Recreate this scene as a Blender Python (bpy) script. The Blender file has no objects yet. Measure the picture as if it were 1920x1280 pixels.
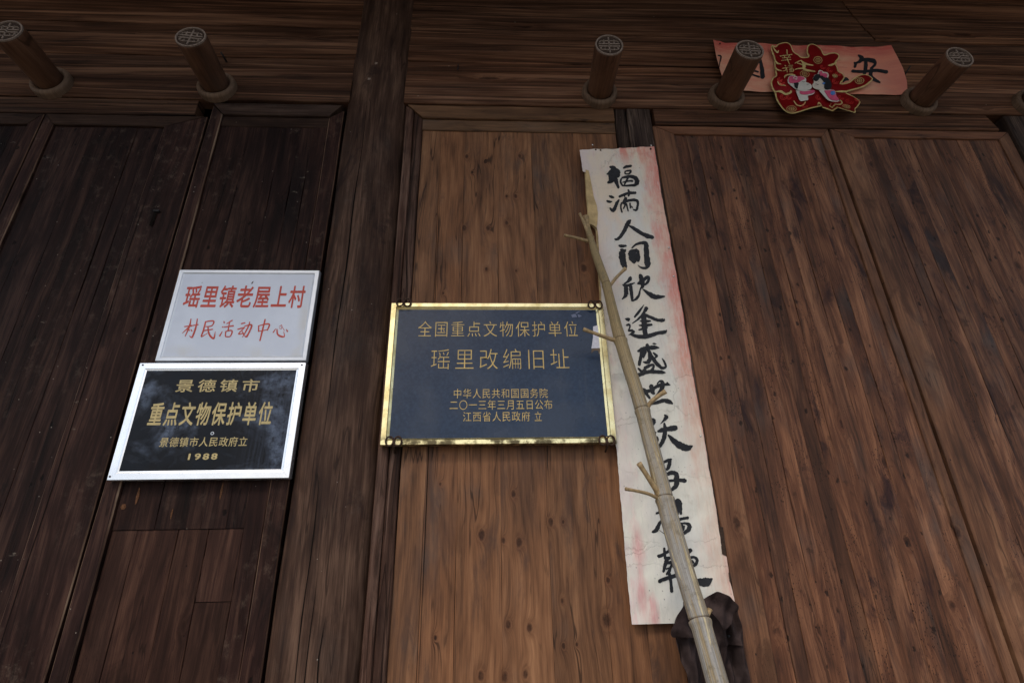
import bpy, math, random
from mathutils import Vector, Matrix
from mathutils.geometry import tessellate_polygon
R = math.radians
rnd = random.Random(7)
SC = bpy.context.scene
COL = SC.collection

# ------------------------------------------------------------------ camera
cam_d = bpy.data.cameras.new('camera')
cam_d.sensor_width = 36.0
cam_d.lens = 1002.7 / 1920 * 36
cam_d.clip_end = 2000
cam = bpy.data.objects.new('camera', cam_d)
COL.objects.link(cam)
SC.camera = cam
PITCH, YAW, ROLL = R(24.214), R(2.895), R(-1.249)
CAM = Vector((0, -1.8, 1.6))
_f = Vector((math.sin(YAW)*math.cos(PITCH), math.cos(YAW)*math.cos(PITCH), math.sin(PITCH)))
_r0 = Vector((math.cos(YAW), -math.sin(YAW), 0))
_u0 = _r0.cross(_f)
_r = _r0*math.cos(ROLL) + _u0*math.sin(ROLL)
_u = -_r0*math.sin(ROLL) + _u0*math.cos(ROLL)
cam.matrix_world = Matrix(((_r.x, _u.x, -_f.x, CAM.x), (_r.y, _u.y, -_f.y, CAM.y), (_r.z, _u.z, -_f.z, CAM.z), (0, 0, 0, 1)))

def P(px, py, off=0.0):
    """surveying: the point of the facade (or of a plane `off` metres in front of it) seen at a photo pixel"""
    d = _r*((px-960)/1002.7) + _u*((640-py)/1002.7) + _f
    t = (-off - CAM.y)/d.y
    return CAM + d*t

# ------------------------------------------------------------------ light
world = bpy.data.worlds.new("World")
SC.world = world
world.use_nodes = True
wt = world.node_tree
for n in list(wt.nodes): wt.nodes.remove(n)
sky = wt.nodes.new('ShaderNodeTexSky'); sky.sky_type = 'NISHITA'; sky.sun_disc = False
SUN_EL, SUN_AZ = 48.0, 205.0
sky.sun_elevation = R(SUN_EL); sky.sun_rotation = R(SUN_AZ)
sky.air_density = 1.0; sky.dust_density = 4.0
tcw = wt.nodes.new('ShaderNodeTexCoord')
mpw = wt.nodes.new('ShaderNodeMapping'); mpw.inputs['Scale'].default_value = (1, 1, 2.6)
cl = wt.nodes.new('ShaderNodeTexNoise'); cl.inputs['Scale'].default_value = 2.3; cl.inputs['Detail'].default_value = 7
cr = wt.nodes.new('ShaderNodeMapRange'); cr.inputs[1].default_value = .40; cr.inputs[2].default_value = .66
cr.interpolation_type = 'SMOOTHSTEP'
mxw = wt.nodes.new('ShaderNodeMix'); mxw.data_type = 'RGBA'
mxw.inputs['B'].default_value = (7.6, 8.9, 10.9, 1)
bg = wt.nodes.new('ShaderNodeBackground'); bg.inputs['Strength'].default_value = 0.1
ow = wt.nodes.new('ShaderNodeOutputWorld')
L = wt.links.new
L(tcw.outputs['Generated'], mpw.inputs['Vector']); L(mpw.outputs[0], cl.inputs['Vector'])
L(cl.outputs[0], cr.inputs[0]); L(cr.outputs[0], mxw.inputs['Factor']); L(sky.outputs[0], mxw.inputs['A'])
L(mxw.outputs['Result'], bg.inputs[0]); L(bg.outputs[0], ow.inputs[0])

sun_d = bpy.data.lights.new('sun', 'SUN'); sun_d.energy = 1.0; sun_d.angle = R(14); sun_d.color = (1, .95, .88)
sun = bpy.data.objects.new('sun', sun_d); COL.objects.link(sun)
az = R(SUN_AZ)
sdir = Vector((math.sin(az)*math.cos(R(SUN_EL)), math.cos(az)*math.cos(R(SUN_EL)), math.sin(R(SUN_EL))))
sun.rotation_euler = sdir.to_track_quat('Z', 'Y').to_euler()
sun.location = (0, -6, 8)

SC.view_settings.view_transform = 'Standard'
SC.view_settings.look = 'None'
SC.view_settings.gamma = 1
SC.view_settings.use_curve_mapping = False
SC.view_settings.exposure = 0.42

# ------------------------------------------------------------------ node helper
class NT:
    def __init__(s, name):
        s.m = bpy.data.materials.new(name); s.m.use_nodes = True
        s.t = s.m.node_tree
        for n in list(s.t.nodes): s.t.nodes.remove(n)
        s.out = s.t.nodes.new('ShaderNodeOutputMaterial')
        s.b = s.t.nodes.new('ShaderNodeBsdfPrincipled')
        s.t.links.new(s.b.outputs[0], s.out.inputs[0])
    def put(s, sock, v):
        if v is None: return
        if isinstance(v, bpy.types.NodeSocket): s.t.links.new(v, sock)
        elif isinstance(v, (tuple, list)) and len(v) == 3 and sock.type == 'RGBA': sock.default_value = (*v, 1)
        else: sock.default_value = v
    def math(s, op, a, b=None, c=None, clamp=False):
        n = s.t.nodes.new('ShaderNodeMath'); n.operation = op; n.use_clamp = clamp
        s.put(n.inputs[0], a); s.put(n.inputs[1], b); s.put(n.inputs[2], c)
        return n.outputs[0]
    def add(s, a, b): return s.math('ADD', a, b)
    def mul(s, a, b): return s.math('MULTIPLY', a, b)
    def sub(s, a, b): return s.math('SUBTRACT', a, b)
    def step(s, v, a, b, lo=0., hi=1.):
        n = s.t.nodes.new('ShaderNodeMapRange'); n.interpolation_type = 'SMOOTHSTEP'
        s.put(n.inputs[0], v); s.put(n.inputs[1], a); s.put(n.inputs[2], b); s.put(n.inputs[3], lo); s.put(n.inputs[4], hi)
        return n.outputs[0]
    def xyz(s, v):
        n = s.t.nodes.new('ShaderNodeSeparateXYZ'); s.put(n.inputs[0], v); return n.outputs
    def vec(s, x, y, z):
        n = s.t.nodes.new('ShaderNodeCombineXYZ'); s.put(n.inputs[0], x); s.put(n.inputs[1], y); s.put(n.inputs[2], z); return n.outputs[0]
    def noise(s, v, sc=1., det=3., rough=.5, dist=0.):
        n = s.t.nodes.new('ShaderNodeTexNoise'); s.put(n.inputs['Vector'], v)
        n.inputs['Scale'].default_value = sc; n.inputs['Detail'].default_value = det
        n.inputs['Roughness'].default_value = rough; n.inputs['Distortion'].default_value = dist
        return n.outputs[0]
    def vor(s, v, sc=1., feat='F1'):
        n = s.t.nodes.new('ShaderNodeTexVoronoi'); s.put(n.inputs['Vector'], v); n.feature = feat
        n.inputs['Scale'].default_value = sc
        return n.outputs
    def mix(s, f, a, b, mode='MIX'):
        n = s.t.nodes.new('ShaderNodeMix'); n.data_type = 'RGBA'; n.blend_type = mode
        s.put(n.inputs['Factor'], f); s.put(n.inputs['A'], a); s.put(n.inputs['B'], b)
        return n.outputs['Result']
    def ramp(s, f, stops):
        n = s.t.nodes.new('ShaderNodeValToRGB'); s.put(n.inputs[0], f)
        e = n.color_ramp.elements
        while len(e) < len(stops): e.new(.5)
        for k, (p, c) in enumerate(stops): e[k].position = p; e[k].color = (*c, 1)
        return n.outputs[0]
    def pos(s): return s.t.nodes.new('ShaderNodeNewGeometry').outputs['Position']
    def obj(s): return s.t.nodes.new('ShaderNodeTexCoord').outputs['Object']
    def bump(s, h, strength=.5, dist=.002, prev=None):
        n = s.t.nodes.new('ShaderNodeBump'); n.inputs['Strength'].default_value = strength
        n.inputs['Distance'].default_value = dist; s.put(n.inputs['Height'], h)
        if prev is not None: s.t.links.new(prev, n.inputs['Normal'])
        return n.outputs[0]
    def fin(s, col, rough=.7, normal=None, spec=.35, metal=0.):
        s.put(s.b.inputs['Base Color'], col); s.put(s.b.inputs['Roughness'], rough)
        s.put(s.b.inputs['Metallic'], metal); s.b.inputs['Specular IOR Level'].default_value = spec
        if normal is not None: s.t.links.new(normal, s.b.inputs['Normal'])
        return s.m

def wood(name, dark, mid, light, axis='Z', knots=(), rk=0., stain=.5, stain_col=None, pits=0., dust=0., figure=1.,
         relief=1., rough=.62, local=False, scars=0., spec=.2, ridge=0., contrast=1.2, grey=.35, along=1., specks=0., splits=.5):
    """old planed timber: fibre, year rings, knots with ring figure round them, stains, worm holes, dust"""
    n = NT(name)
    p = n.obj() if local else n.pos()
    o = n.xyz(p)
    oi = n.t.nodes.new('ShaderNodeObjectInfo')
    oc = n.t.nodes.new('ShaderNodeSeparateColor'); n.t.links.new(oi.outputs['Color'], oc.inputs[0])
    seed = n.mul(oc.outputs[2], 37.0)
    tone = n.mul(oc.outputs[0], 2.0)
    warm = oc.outputs[1]
    if axis == 'Z': u, d, v = o[0], o[1], o[2]
    elif axis == 'X': u, d, v = o[2], o[1], o[0]
    else: u, d, v = o[0], o[2], o[1]
    vs = n.add(n.mul(v, along) if along != 1. else v, seed); us = n.add(u, n.mul(seed, .37))
    base = n.vec(us, d, vs)
    # gentle wander of the grain
    wv = n.vec(n.mul(us, 1.6), seed, n.mul(vs, .8))
    wander = n.mul(n.sub(n.noise(wv, 1., 2.), .5), .09)
    field = None
    core = None
    if knots: kw = n.mul(n.sub(n.noise(n.vec(n.mul(us, 75.), 0., n.mul(vs, 60.)), 1., 4., .7), .5), .85)
    for (kx, kz, r) in knots:
        r = r*.74
        dx = n.mul(n.sub(o[0], kx), 1/r) if axis == 'Z' else n.mul(n.sub(o[2], kz), 1/r)
        dz = n.mul(n.sub(o[2], kz), .62/r) if axis == 'Z' else n.mul(n.sub(o[0], kx), .62/r)
        q = n.math('MAXIMUM', n.add(n.math('SQRT', n.add(n.mul(dx, dx), n.mul(dz, dz))), kw), 0.)
        f = n.math('DIVIDE', 1., n.add(1., n.mul(q, q)))
        field = f if field is None else n.math('MAXIMUM', field, f)
    if rk > 0:
        kv = n.vec(n.mul(us, 11.5), 0., n.mul(vs, 6.0))
        kv2 = n.vec(n.add(n.mul(us, 11.5), n.mul(n.noise(n.vec(n.mul(us, 60.), 0., n.mul(vs, 40.)), 1., 3.), .26)), 0., n.add(n.mul(vs, 6.0), n.mul(n.noise(n.vec(n.mul(us, 50.), 8., n.mul(vs, 50.)), 1., 3.), .16)))
        vo = n.vor(kv2, 1.)
        cc = n.xyz(vo[1])
        keep = n.math('GREATER_THAN', cc[0], 1-rk)
        sz = n.add(.05, n.mul(cc[1], .11))
        q = n.math('DIVIDE', vo[0], sz)
        f = n.mul(n.math('DIVIDE', 1., n.add(1., n.mul(q, q))), keep)
        field = f if field is None else n.math('MAXIMUM', field, f)
    if field is None: field = 0.0
    # field: 1 in the knot's centre, .5 on its rim
    ug = n.add(n.add(us, wander), n.mul(field, .035))
    fib = n.noise(n.vec(n.mul(ug, 420.), n.mul(d, 60.), n.mul(vs, 7.)), 1., 3., .6)
    fib2 = n.noise(n.vec(n.mul(ug, 120.), n.mul(d, 30.), n.mul(vs, 5.0)), 1., 4., .65)
    strk = n.noise(n.vec(n.mul(ug, 24.), 0., n.mul(vs, 2.0)), 1., 5., .65)
    ph = n.add(n.mul(n.noise(n.vec(n.mul(ug, 5.5), 0., n.mul(vs, .55)), 1., 2.5), 46.*figure), n.mul(field, 4.))
    ring = n.math('SINE', n.mul(ph, 2.6))
    ring = n.math('POWER', n.add(n.mul(ring, .5), .5), 2.2)
    t = n.add(n.mul(n.sub(fib2, .5), .50), n.mul(n.sub(strk, .5), 1.0))
    t = n.add(t, n.mul(n.sub(fib, .5), .45))
    t = n.add(t, n.mul(n.sub(n.noise(n.vec(n.mul(ug, 8.), 5., n.mul(vs, 1.6)), 1., 5., .6, .4), .5), .9))
    t = n.sub(n.add(t, .53), n.mul(ring, .085))
    t = n.add(n.mul(n.sub(t, .5), contrast), .5)
    col = n.ramp(t, [(0.12, dark), (.5, mid), (.88, light)])
    # big blotches and stains running with the grain
    bl = n.noise(n.vec(n.mul(us, 3.4), 0., n.mul(vs, 1.25)), 1., 5., .62)
    sc_ = stain_col or tuple(c*.35 for c in mid)
    col = n.mix(n.mul(n.step(bl, .50, .70), stain), col, n.mix(.75, col, sc_))
    st2 = n.noise(n.vec(n.mul(ug, 15.), 3.1, n.mul(vs, 2.4)), 1., 6., .68, .3)
    st2 = n.mul(n.step(st2, .55, .70), stain)
    col = n.mix(n.mul(st2, .85), col, sc_)
    b3 = n.noise(n.vec(n.mul(ug, 9.5), 13., n.mul(vs, 4.2)), 1., 7., .66, .7)
    col = n.mix(n.mul(n.step(b3, .555, .655), n.mul(n.step(bl, .36, .56), .85*stain)), col, sc_)
    hi = n.noise(n.vec(n.mul(ug, 23.), 9.1, n.mul(vs, 3.0)), 1., 5., .68)
    col = n.mix(n.mul(n.step(hi, .56, .74), .45), col, light)
    # bleached / greyer cloud patches
    gy = n.noise(n.vec(n.mul(us, 4.), 5., n.mul(vs, 2.2)), 1., 4., .6)
    col = n.mix(n.mul(n.step(gy, .52, .72), grey), col, tuple(sum(mid)/3*k for k in (1.12, 1., .9)))
    # knots
    h = n.add(n.mul(fib, .35), n.mul(fib2, .8))
    if ridge:
        rg = n.noise(n.vec(n.mul(ug, 55.), 0., n.mul(vs, .8)), 1., 3., .55)
        h = n.add(h, n.mul(rg, ridge))
        col = n.mix(n.step(rg, .47, .34, 0., .7), col, tuple(c*.4 for c in dark))  # groove shade painted into the colour; bump alone barely shows
        rl = n.noise(n.vec(n.mul(ug, 62.), 4., n.mul(vs, 1.3)), 1., 5., .7)
        col = n.mix(n.mul(n.step(rl, .53, .66), .8), col, tuple(c*1.25 for c in light))  # pale rib highlights painted along the grain
        rd = n.noise(n.vec(n.mul(ug, 80.), 14., n.mul(vs, 1.0)), 1., 3., .6)
        col = n.mix(n.mul(n.step(rd, .57, .68), .6), col, tuple(c*.3 for c in dark))
    if knots or rk > 0:
        halo = n.step(field, .10, .45)
        kcore = n.step(field, .46, .86)
        col = n.mix(n.mul(halo, n.add(.15, n.mul(fib2, .5))), col, tuple(c*.55 for c in (mid[0], mid[1]*.85, mid[2]*.8)))
        kn = n.noise(n.vec(n.mul(us, 160.), 0., n.mul(vs, 110.)), 1., 3.)
        col = n.mix(n.mul(kcore, n.add(.35, n.mul(kn, .75))), col, (dark[0]*.42, dark[1]*.30, dark[2]*.28))
        rim = n.mul(n.step(field, .36, .47), n.sub(1., n.step(field, .50, .60)))
        col = n.mix(n.mul(rim, n.mul(kn, .22)), col, light)
        h = n.sub(h, n.mul(kcore, 1.1))
    if pits > 0:
        pv = n.vor(n.vec(n.mul(us, 190.), 0., n.mul(vs, 85.)), 1.)
        pm = n.noise(n.vec(n.mul(us, 7.), 1., n.mul(vs, 4.)), 1., 3.)
        thr = n.step(pm, .46, .68, .04, .04+.17*pits)
        hole = n.sub(1., n.step(pv[0], thr, n.add(thr, .10)))
        col = n.mix(n.mul(hole, .85), col, tuple(c*.2 for c in dark))
        h = n.sub(h, n.mul(hole, 1.2))
        big = n.vor(n.vec(n.mul(us, 24.), 4., n.mul(vs, 17.)), 1.)
        bc = n.xyz(big[1])
        bh = n.mul(n.sub(1., n.step(big[0], .03, .075)), n.math('GREATER_THAN', bc[1], .45))
        col = n.mix(n.mul(bh, .9), col, (.004, .003, .003))
        h = n.sub(h, n.mul(bh, 2.))
        smp = n.noise(n.vec(n.mul(us, 15.), 3., n.mul(vs, 11.)), 1., 5., .7)
        col = n.mix(n.mul(n.step(smp, .60, .70), .55*pits), col, tuple(c*.4 for c in dark))
    # hairline drying splits that follow the grain
    sp1 = n.noise(n.vec(n.mul(ug, 13.), 21., n.mul(vs, .75)), 1., 3., .55)
    sm1 = n.noise(n.vec(n.mul(us, 6.), 31., n.mul(vs, 2.6)), 1., 3., .6)
    spl = n.mul(n.step(n.math('ABSOLUTE', n.sub(sp1, .5)), .0085, .0020), n.step(sm1, .46, .58))
    col = n.mix(n.mul(spl, splits), col, tuple(c*.18 for c in dark))
    h = n.sub(h, n.mul(spl, 1.3*splits))
    if specks > 0:   # pin knots
        kx_ = n.add(n.mul(us, 36.), n.mul(n.noise(n.vec(n.mul(us, 150.), 0., n.mul(vs, 110.)), 1., 3.), .5))
        kz_ = n.add(n.mul(vs, 21.), n.mul(n.noise(n.vec(n.mul(us, 120.), 7., n.mul(vs, 120.)), 1., 3.), .4))
        pk_ = n.vor(n.vec(kx_, 0., kz_), 1.)
        pc = n.xyz(pk_[1])
        rr_ = n.add(.08, n.mul(pc[1], .20))
        mk = n.mul(n.math('GREATER_THAN', pc[0], 1-.32*specks), n.sub(1., n.step(pk_[0], n.mul(rr_, .5), rr_)))
        col = n.mix(n.mul(mk, .85), col, tuple(c*.35 for c in dark))
        h = n.sub(h, mk)
    if scars > 0:   # short cross-grain scratches and bruises
        sv = n.vor(n.vec(n.mul(n.add(us, n.mul(n.noise(base, 9., 2.), .05)), 7.), 0., n.mul(n.add(vs, n.mul(n.noise(base, 25., 2.), .012)), 16.)), 1.)
        sd = n.xyz(sv[1])
        ln = n.mul(n.math('GREATER_THAN', sd[0], 1-.25*scars), n.sub(1., n.step(sv[0], .03, .12)))
        br = n.noise(n.vec(n.mul(us, 90.), 0., n.mul(vs, 200.)), 1., 3.)
        col = n.mix(n.mul(ln, n.step(br, .45, .62)), col, (.14, .115, .09))
    if dust > 0:
        ds = n.noise(n.vec(n.mul(us, 26.), 2., n.mul(vs, 20.)), 1., 6., .75)
        big = n.noise(n.vec(n.mul(us, 2.3), 7., n.mul(vs, 1.9)), 1., 2.)
        col = n.mix(n.mul(n.mul(n.step(ds, .5, .78), n.step(big, .45, .62)), .55*dust), col, (.15, .11, .082))
        sp = n.vor(n.vec(n.mul(us, 60.), 0., n.mul(vs, 50.)), 1.)
        sk = n.xyz(sp[1])
        spk = n.mul(n.math('GREATER_THAN', sk[0], 1-.06*dust), n.sub(1., n.step(sp[0], .05, .13)))
        col = n.mix(n.mul(spk, .8), col, (.35, .31, .26))
    # per-board tone and warmth
    g = n.mix(warm, (.86, 1.0, 1.16), (1.14, .97, .82))
    col = n.mix(1., col, g, 'MULTIPLY')
    tn = n.vec(tone, tone, tone)
    col = n.mix(1., col, tn, 'MULTIPLY')
    nb = n.bump(h, .55*relief, .0016)
    rg2 = n.add(rough-.08, n.mul(fib2, .18))
    return n.fin(col, rg2, nb, spec)

# ------------------------------------------------------------------ object helper
def link(name, me, mat=None, parent=None, color=None):
    o = bpy.data.objects.new(name, me); COL.objects.link(o)
    if mat is not None and me is not None: me.materials.append(mat)
    if parent is not None:
        o.parent = parent; o.location = -Vector(parent.location) if parent.get('shift') else (0, 0, 0)
    if color: o.color = (*color, 1)
    return o
def thing(name, label, cat, loc=(0, 0, 0), group=None):
    o = bpy.data.objects.new(name, None); COL.objects.link(o); o.location = loc
    o.empty_display_size = .1; o['shift'] = 1
    o['label'] = label; o['category'] = cat
    if group: o['group'] = group
    return o
def tag(o, label, cat, group=None):
    o['label'] = label; o['category'] = cat
    if group: o['group'] = group
    return o
def pm(name, V, F, mat, parent=None, smooth=False, color=None):
    me = bpy.data.meshes.new(name); me.from_pydata([tuple(v) for v in V], [], F); me.update()
    if smooth:
        for p in me.polygons: p.use_smooth = True
    return link(name, me, mat, parent, color)
def rc(tone=1., warm=.5, tv=.10, wv=.18):
    return (min(1., max(0., tone*.5*(1+rnd.uniform(-tv, tv)))), min(1., max(0., warm+rnd.uniform(-wv, wv))), rnd.random())

def board(name, axis, a0, a1, l0, l1, yf, th, mat, parent, c=.003, jit=.0008, seg=10, color=None, bow=0.0, worn=None):
    """timber along `axis`; a0..a1 across, l0=(at a0, at a1) start, l1 end; front at y=yf (towards the camera is minus)"""
    if not isinstance(l0, tuple): l0 = (l0, l0)
    if not isinstance(l1, tuple): l1 = (l1, l1)
    cs = [(a0, yf+th), (a0, yf+c), (a0+c, yf), (a1-c, yf), (a1, yf+c), (a1, yf+th)]
    if bow:
        n = 10; cs = [(a0, yf+th)]
        for i in range(n+1):
            t = i/n; s = math.sin(math.pi*t)**.6
            cs.append((a0+(a1-a0)*t, yf+bow*(1-s)))
        cs.append((a1, yf+th))
    V = []; k = len(cs); ph = rnd.uniform(0, 9); ph2 = rnd.uniform(0, 9)
    for i in range(seg+1):
        s = i/seg
        j0 = jit*(math.sin(ph+s*17)+.7*math.sin(ph2+s*41)); j1 = jit*(math.sin(ph2+s*13)+.7*math.sin(ph+s*37))
        for q, (a, y) in enumerate(cs):
            t = (a-a0)/(a1-a0) if a1 != a0 else 0
            aa = a + (j0*(1-t) + j1*t)
            ll = (l0[0]+(l0[1]-l0[0])*t)*(1-s) + (l1[0]+(l1[1]-l1[0])*t)*s
            V.append((aa, y, ll) if axis == 'Z' else (ll, y, aa))
    F = []
    for i in range(seg):
        for q in range(k-1):
            b = i*k+q
            F.append((b, b+1, b+1+k, b+k) if axis == 'X' else (b, b+k, b+k+1, b+1))
        F.append((i*k+k-1, i*k, i*k+k, i*k+2*k-1) if axis == 'X' else (i*k+k-1, i*k+2*k-1, i*k+k, i*k))
    F.append(tuple(range(k)) if axis == 'Z' else tuple(reversed(range(k))))
    e = [seg*k+q for q in range(k)]
    F.append(tuple(reversed(e)) if axis == 'Z' else tuple(e))
    o = pm(name, V, F, mat, parent, color=color, smooth=False)
    if worn is not None:
        o.data.materials.append(worn)
        for i in range(seg):
            o.data.polygons[i*k+1].material_index = 1; o.data.polygons[i*k+3].material_index = 1
    return o

def tube(name, pts, radii, mat, parent=None, n=14, cap=True, color=None, ov=1.0):
    V = []; F = []; pts = [Vector(p) for p in pts]
    T0 = (pts[1]-pts[0]).normalized(); a = T0.orthogonal().normalized()
    for i, p in enumerate(pts):
        T = (pts[min(i+1, len(pts)-1)]-pts[max(i-1, 0)]).normalized()
        a = (a - T*a.dot(T)).normalized(); b = T.cross(a)
        for q in range(n):
            t = 2*math.pi*q/n
            V.append(p + (a*math.cos(t)*ov+b*math.sin(t))*radii[i])
    for i in range(len(pts)-1):
        for q in range(n):
            F.append((i*n+q, i*n+(q+1) % n, (i+1)*n+(q+1) % n, (i+1)*n+q))
    if cap:
        F.append(tuple(reversed(range(n)))); F.append(tuple((len(pts)-1)*n+q for q in range(n)))
    return pm(name, V, F, mat, parent, smooth=True, color=color)

def catmull(pts, n=5):
    if len(pts) < 3: return pts
    q = [pts[0]]+list(pts)+[pts[-1]]; out = []
    for i in range(1, len(q)-2):
        for k in range(n):
            t = k/n
            out.append(tuple(.5*((2*q[i][j])+(-q[i-1][j]+q[i+1][j])*t+(2*q[i-1][j]-5*q[i][j]+4*q[i+1][j]-q[i+2][j])*t*t
                       + (-q[i-1][j]+3*q[i][j]-3*q[i+1][j]+q[i+2][j])*t**3) for j in range(len(q[i]))))
    out.append(tuple(pts[-1]))
    return out

def brush(name, strokes, ox, oy, sc, off, mat, parent, wadj=1., surf=None, rough=.05, lift=.00006):
    """ink strokes [(x,y,width)..] surveyed in an enlargement (origin ox,oy, scale sc) laid on the sheet `off` in front of the wall"""
    V = []; F = []
    for si, st in enumerate(strokes):
        pts = [(ox+x/sc, oy+y/sc, max(.25, w*wadj/sc)) for x, y, w in st]
        pts = catmull(pts, 5); o_ = off + lift*(si+1); n0 = len(V); m = len(pts)
        rows = []
        for i, (x, y, w) in enumerate(pts):
            a = pts[max(i-1, 0)]; b = pts[min(i+1, m-1)]
            dx, dy = b[0]-a[0], b[1]-a[1]; l = math.hypot(dx, dy) or 1
            nx, ny = -dy/l, dx/l
            w1 = w/2*(1+rnd.uniform(-rough, rough)*2); w2 = w/2*(1+rnd.uniform(-rough, rough)*2)
            rows.append(((x+nx*w1, y+ny*w1), (x-nx*w2, y-ny*w2)))
        def cap(c, to):
            x, y, w = c; dx, dy = x-to[0], y-to[1]; l = math.hypot(dx, dy) or 1; dx /= l; dy /= l; r = []
            for ang in (55, 25, -25, -55):
                s_, c_ = math.sin(R(ang)), math.cos(R(ang)); k = w/2*(.75+rnd.uniform(-.1, .1))
                r.append((x+(dx*c_-dy*s_)*k, y+(dy*c_+dx*s_)*k))
            return r
        def put(q):
            p = P(q[0], q[1], o_)
            if surf: p = surf(p, o_)
            V.append(p); return len(V)-1
        ids = [(put(a), put(b)) for a, b in rows]
        for i in range(m-1): F.append((ids[i][0], ids[i][1], ids[i+1][1], ids[i+1][0]))
        c0 = [put(q) for q in cap(pts[0], pts[1])]; c1 = [put(q) for q in cap(pts[-1], pts[-2])]
        F.append((ids[0][0], *reversed(c0), ids[0][1]) if False else tuple([ids[0][1]]+sorted_cap(V, ids[0][1], c0, ids[0][0])+[ids[0][0]]))
        F.append(tuple([ids[-1][0]]+sorted_cap(V, ids[-1][0], c1, ids[-1][1])+[ids[-1][1]]))
    o = pm(name, V, F, mat, parent)
    return o
def sorted_cap(V, a, c, b):
    if (Vector(V[c[0]])-Vector(V[a])).length > (Vector(V[c[-1]])-Vector(V[a])).length: c = list(reversed(c))
    return list(c)

def poly_plate(name, pts3, thick, mat, parent, color=None):
    """flat outline (list of Vectors in one facade-parallel plane) given a thickness backwards"""
    n = len(pts3); tri = tessellate_polygon([pts3])
    V = [Vector(p) for p in pts3]+[Vector(p)+Vector((0, thick, 0)) for p in pts3]
    F = [tuple(t) for t in tri]+[tuple(i+n for i in reversed(t)) for t in tri]
    F += [(i, (i+1) % n, (i+1) % n+n, i+n) for i in range(n)]
    return pm(name, V, F, mat, parent, color=color)

def lettering(name, text, x0, x1, ytop, ybot, off, mat, parent, wk=.9, bold=0., shear=0., depth=.0004, hk=.90):
    """one line of writing: ink of first glyph starts at photo x0, last ends at x1, between rows ytop and ybot"""
    xm = (x0+x1)/2
    zt = P(xm, ytop, off).z; zb = P(xm, ybot, off).z; ym = (ytop+ybot)/2
    xa = P(x0, ym, off).x; xb = P(x1, ym, off).x
    n = len(text); H = zt-zb; zc = (zt+zb)/2
    cw = (xb-xa)/(n-1+wk) if n > 1 else (xb-xa)/wk
    V = []; F = []; sz = H/hk
    for i, ch in enumerate(text):
        if ch == ' ': continue
        c = bpy.data.curves.new('glyph', 'FONT'); c.body = ch; c.size = 1; c.offset = min(bold, 0.)
        c.extrude = 0; c.resolution_u = 3
        o = bpy.data.objects.new('glyph', c); COL.objects.link(o)
        bpy.context.view_layer.update()
        dg = bpy.context.evaluated_depsgraph_get(); ev = o.evaluated_get(dg); me = ev.to_mesh()
        latin = ord(ch) < 128
        xs = [v.co.x for v in me.vertices]; ys = [v.co.y for v in me.vertices]
        if latin: cx = (min(xs)+max(xs))/2; cy = (min(ys)+max(ys))/2; sx = cw*wk/.55; sy = H/(max(ys)-min(ys))
        else: cx, cy, sx, sy = .5, .38, cw*wk/.92, sz/.92*.92
        sh_ = [(0, 0)] if bold <= 0 else [(bold*math.cos(q*math.pi/4), bold*math.sin(q*math.pi/4)) for q in range(8)]
        for q, (ex, ez) in enumerate(sh_):
            b = len(V)
            for v in me.vertices:
                lx = (v.co.x+ex-cx)*sx; lz = (v.co.y+ez-cy)*sy
                V.append((xa+cw*(wk/2+i)+lx+shear*lz, -off-depth-q*.00002, zc+lz))
            for p in me.polygons: F.append(tuple(b+k for k in p.vertices))
        ev.to_mesh_clear(); bpy.data.objects.remove(o); bpy.data.curves.remove(c)
    return pm(name, V, F, mat, parent)

# ------------------------------------------------------------------ materials
KN = [(-.008, 3.276, .012), (-.089, 3.304, .012), (.144, 3.309, .011), (-.065, 3.215, .008), (.082, 3.088, .008), (.12, 3.089, .012),
      (-.094, 2.923, .015), (.003, 2.924, .014), (.08, 2.951, .011), (-.003, 2.728, .010), (.114, 2.721, .007), (.384, 2.735, .02),
      (-.17, 2.62, .007), (-.155, 1.90, .007), (.085, 1.865, .012), (-.02, 1.74, .017), (.05, 1.722, .010), (.10, 1.715, .015),
      (.205, 1.775, .013), (.245, 1.775, .007), (.228, 1.545, .007), (.062, 1.485, .013), (.125, 1.475, .014), (-.155, 1.455, .008),
      (.225, 1.425, .009), (.265, 1.428, .006), (.36, 1.49, .022), (-.02, 1.355, .014), (.05, 1.35, .014), (.11, 1.357, .013), (.375, 1.60, .010)]
M_center = wood('center_planks', (.050, .0225, .0105), (.168, .0765, .0350), (.30, .150, .072), 'Z', KN, rk=.0, stain=.75, splits=.7, contrast=1.1, figure=.9, relief=.6, stain_col=(.055, .032, .024))
M_centerf = wood('center_frame', (.05, .027, .015), (.13, .069, .034), (.22, .120, .062), 'Z', rk=.05, stain=.5, relief=.8)
M_centerh = wood('center_rail', (.045, .024, .012), (.125, .066, .033), (.21, .115, .06), 'X', rk=.35, stain=.5, relief=.8)
M_right = wood('right_planks', (.032, .0150, .0085), (.112, .0460, .0235), (.265, .122, .062), 'Z', rk=.85, stain=1., stain_col=(.020, .0085, .0090), pits=1., relief=1.2, figure=1.2, contrast=1.2, grey=.45, specks=1.3)
M_rightf = wood('right_stile', (.042, .020, .0115), (.126, .0575, .0300), (.23, .118, .062), 'Z', rk=.35, stain=.7, pits=.3, relief=.8)
M_righth = wood('right_rail', (.045, .020, .011), (.120, .052, .0265), (.21, .098, .052), 'X', rk=.15, stain=.4, relief=.8)
M_left = wood('left_planks', (.0060, .0027, .0021), (.0205, .0092, .0072), (.062, .032, .0225), 'Z', rk=.12, stain=.75, stain_col=(.006, .0036, .0034), dust=1.0, scars=3., relief=1.2, rough=.62, spec=.09, grey=.1, contrast=1.25, specks=.35)
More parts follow.
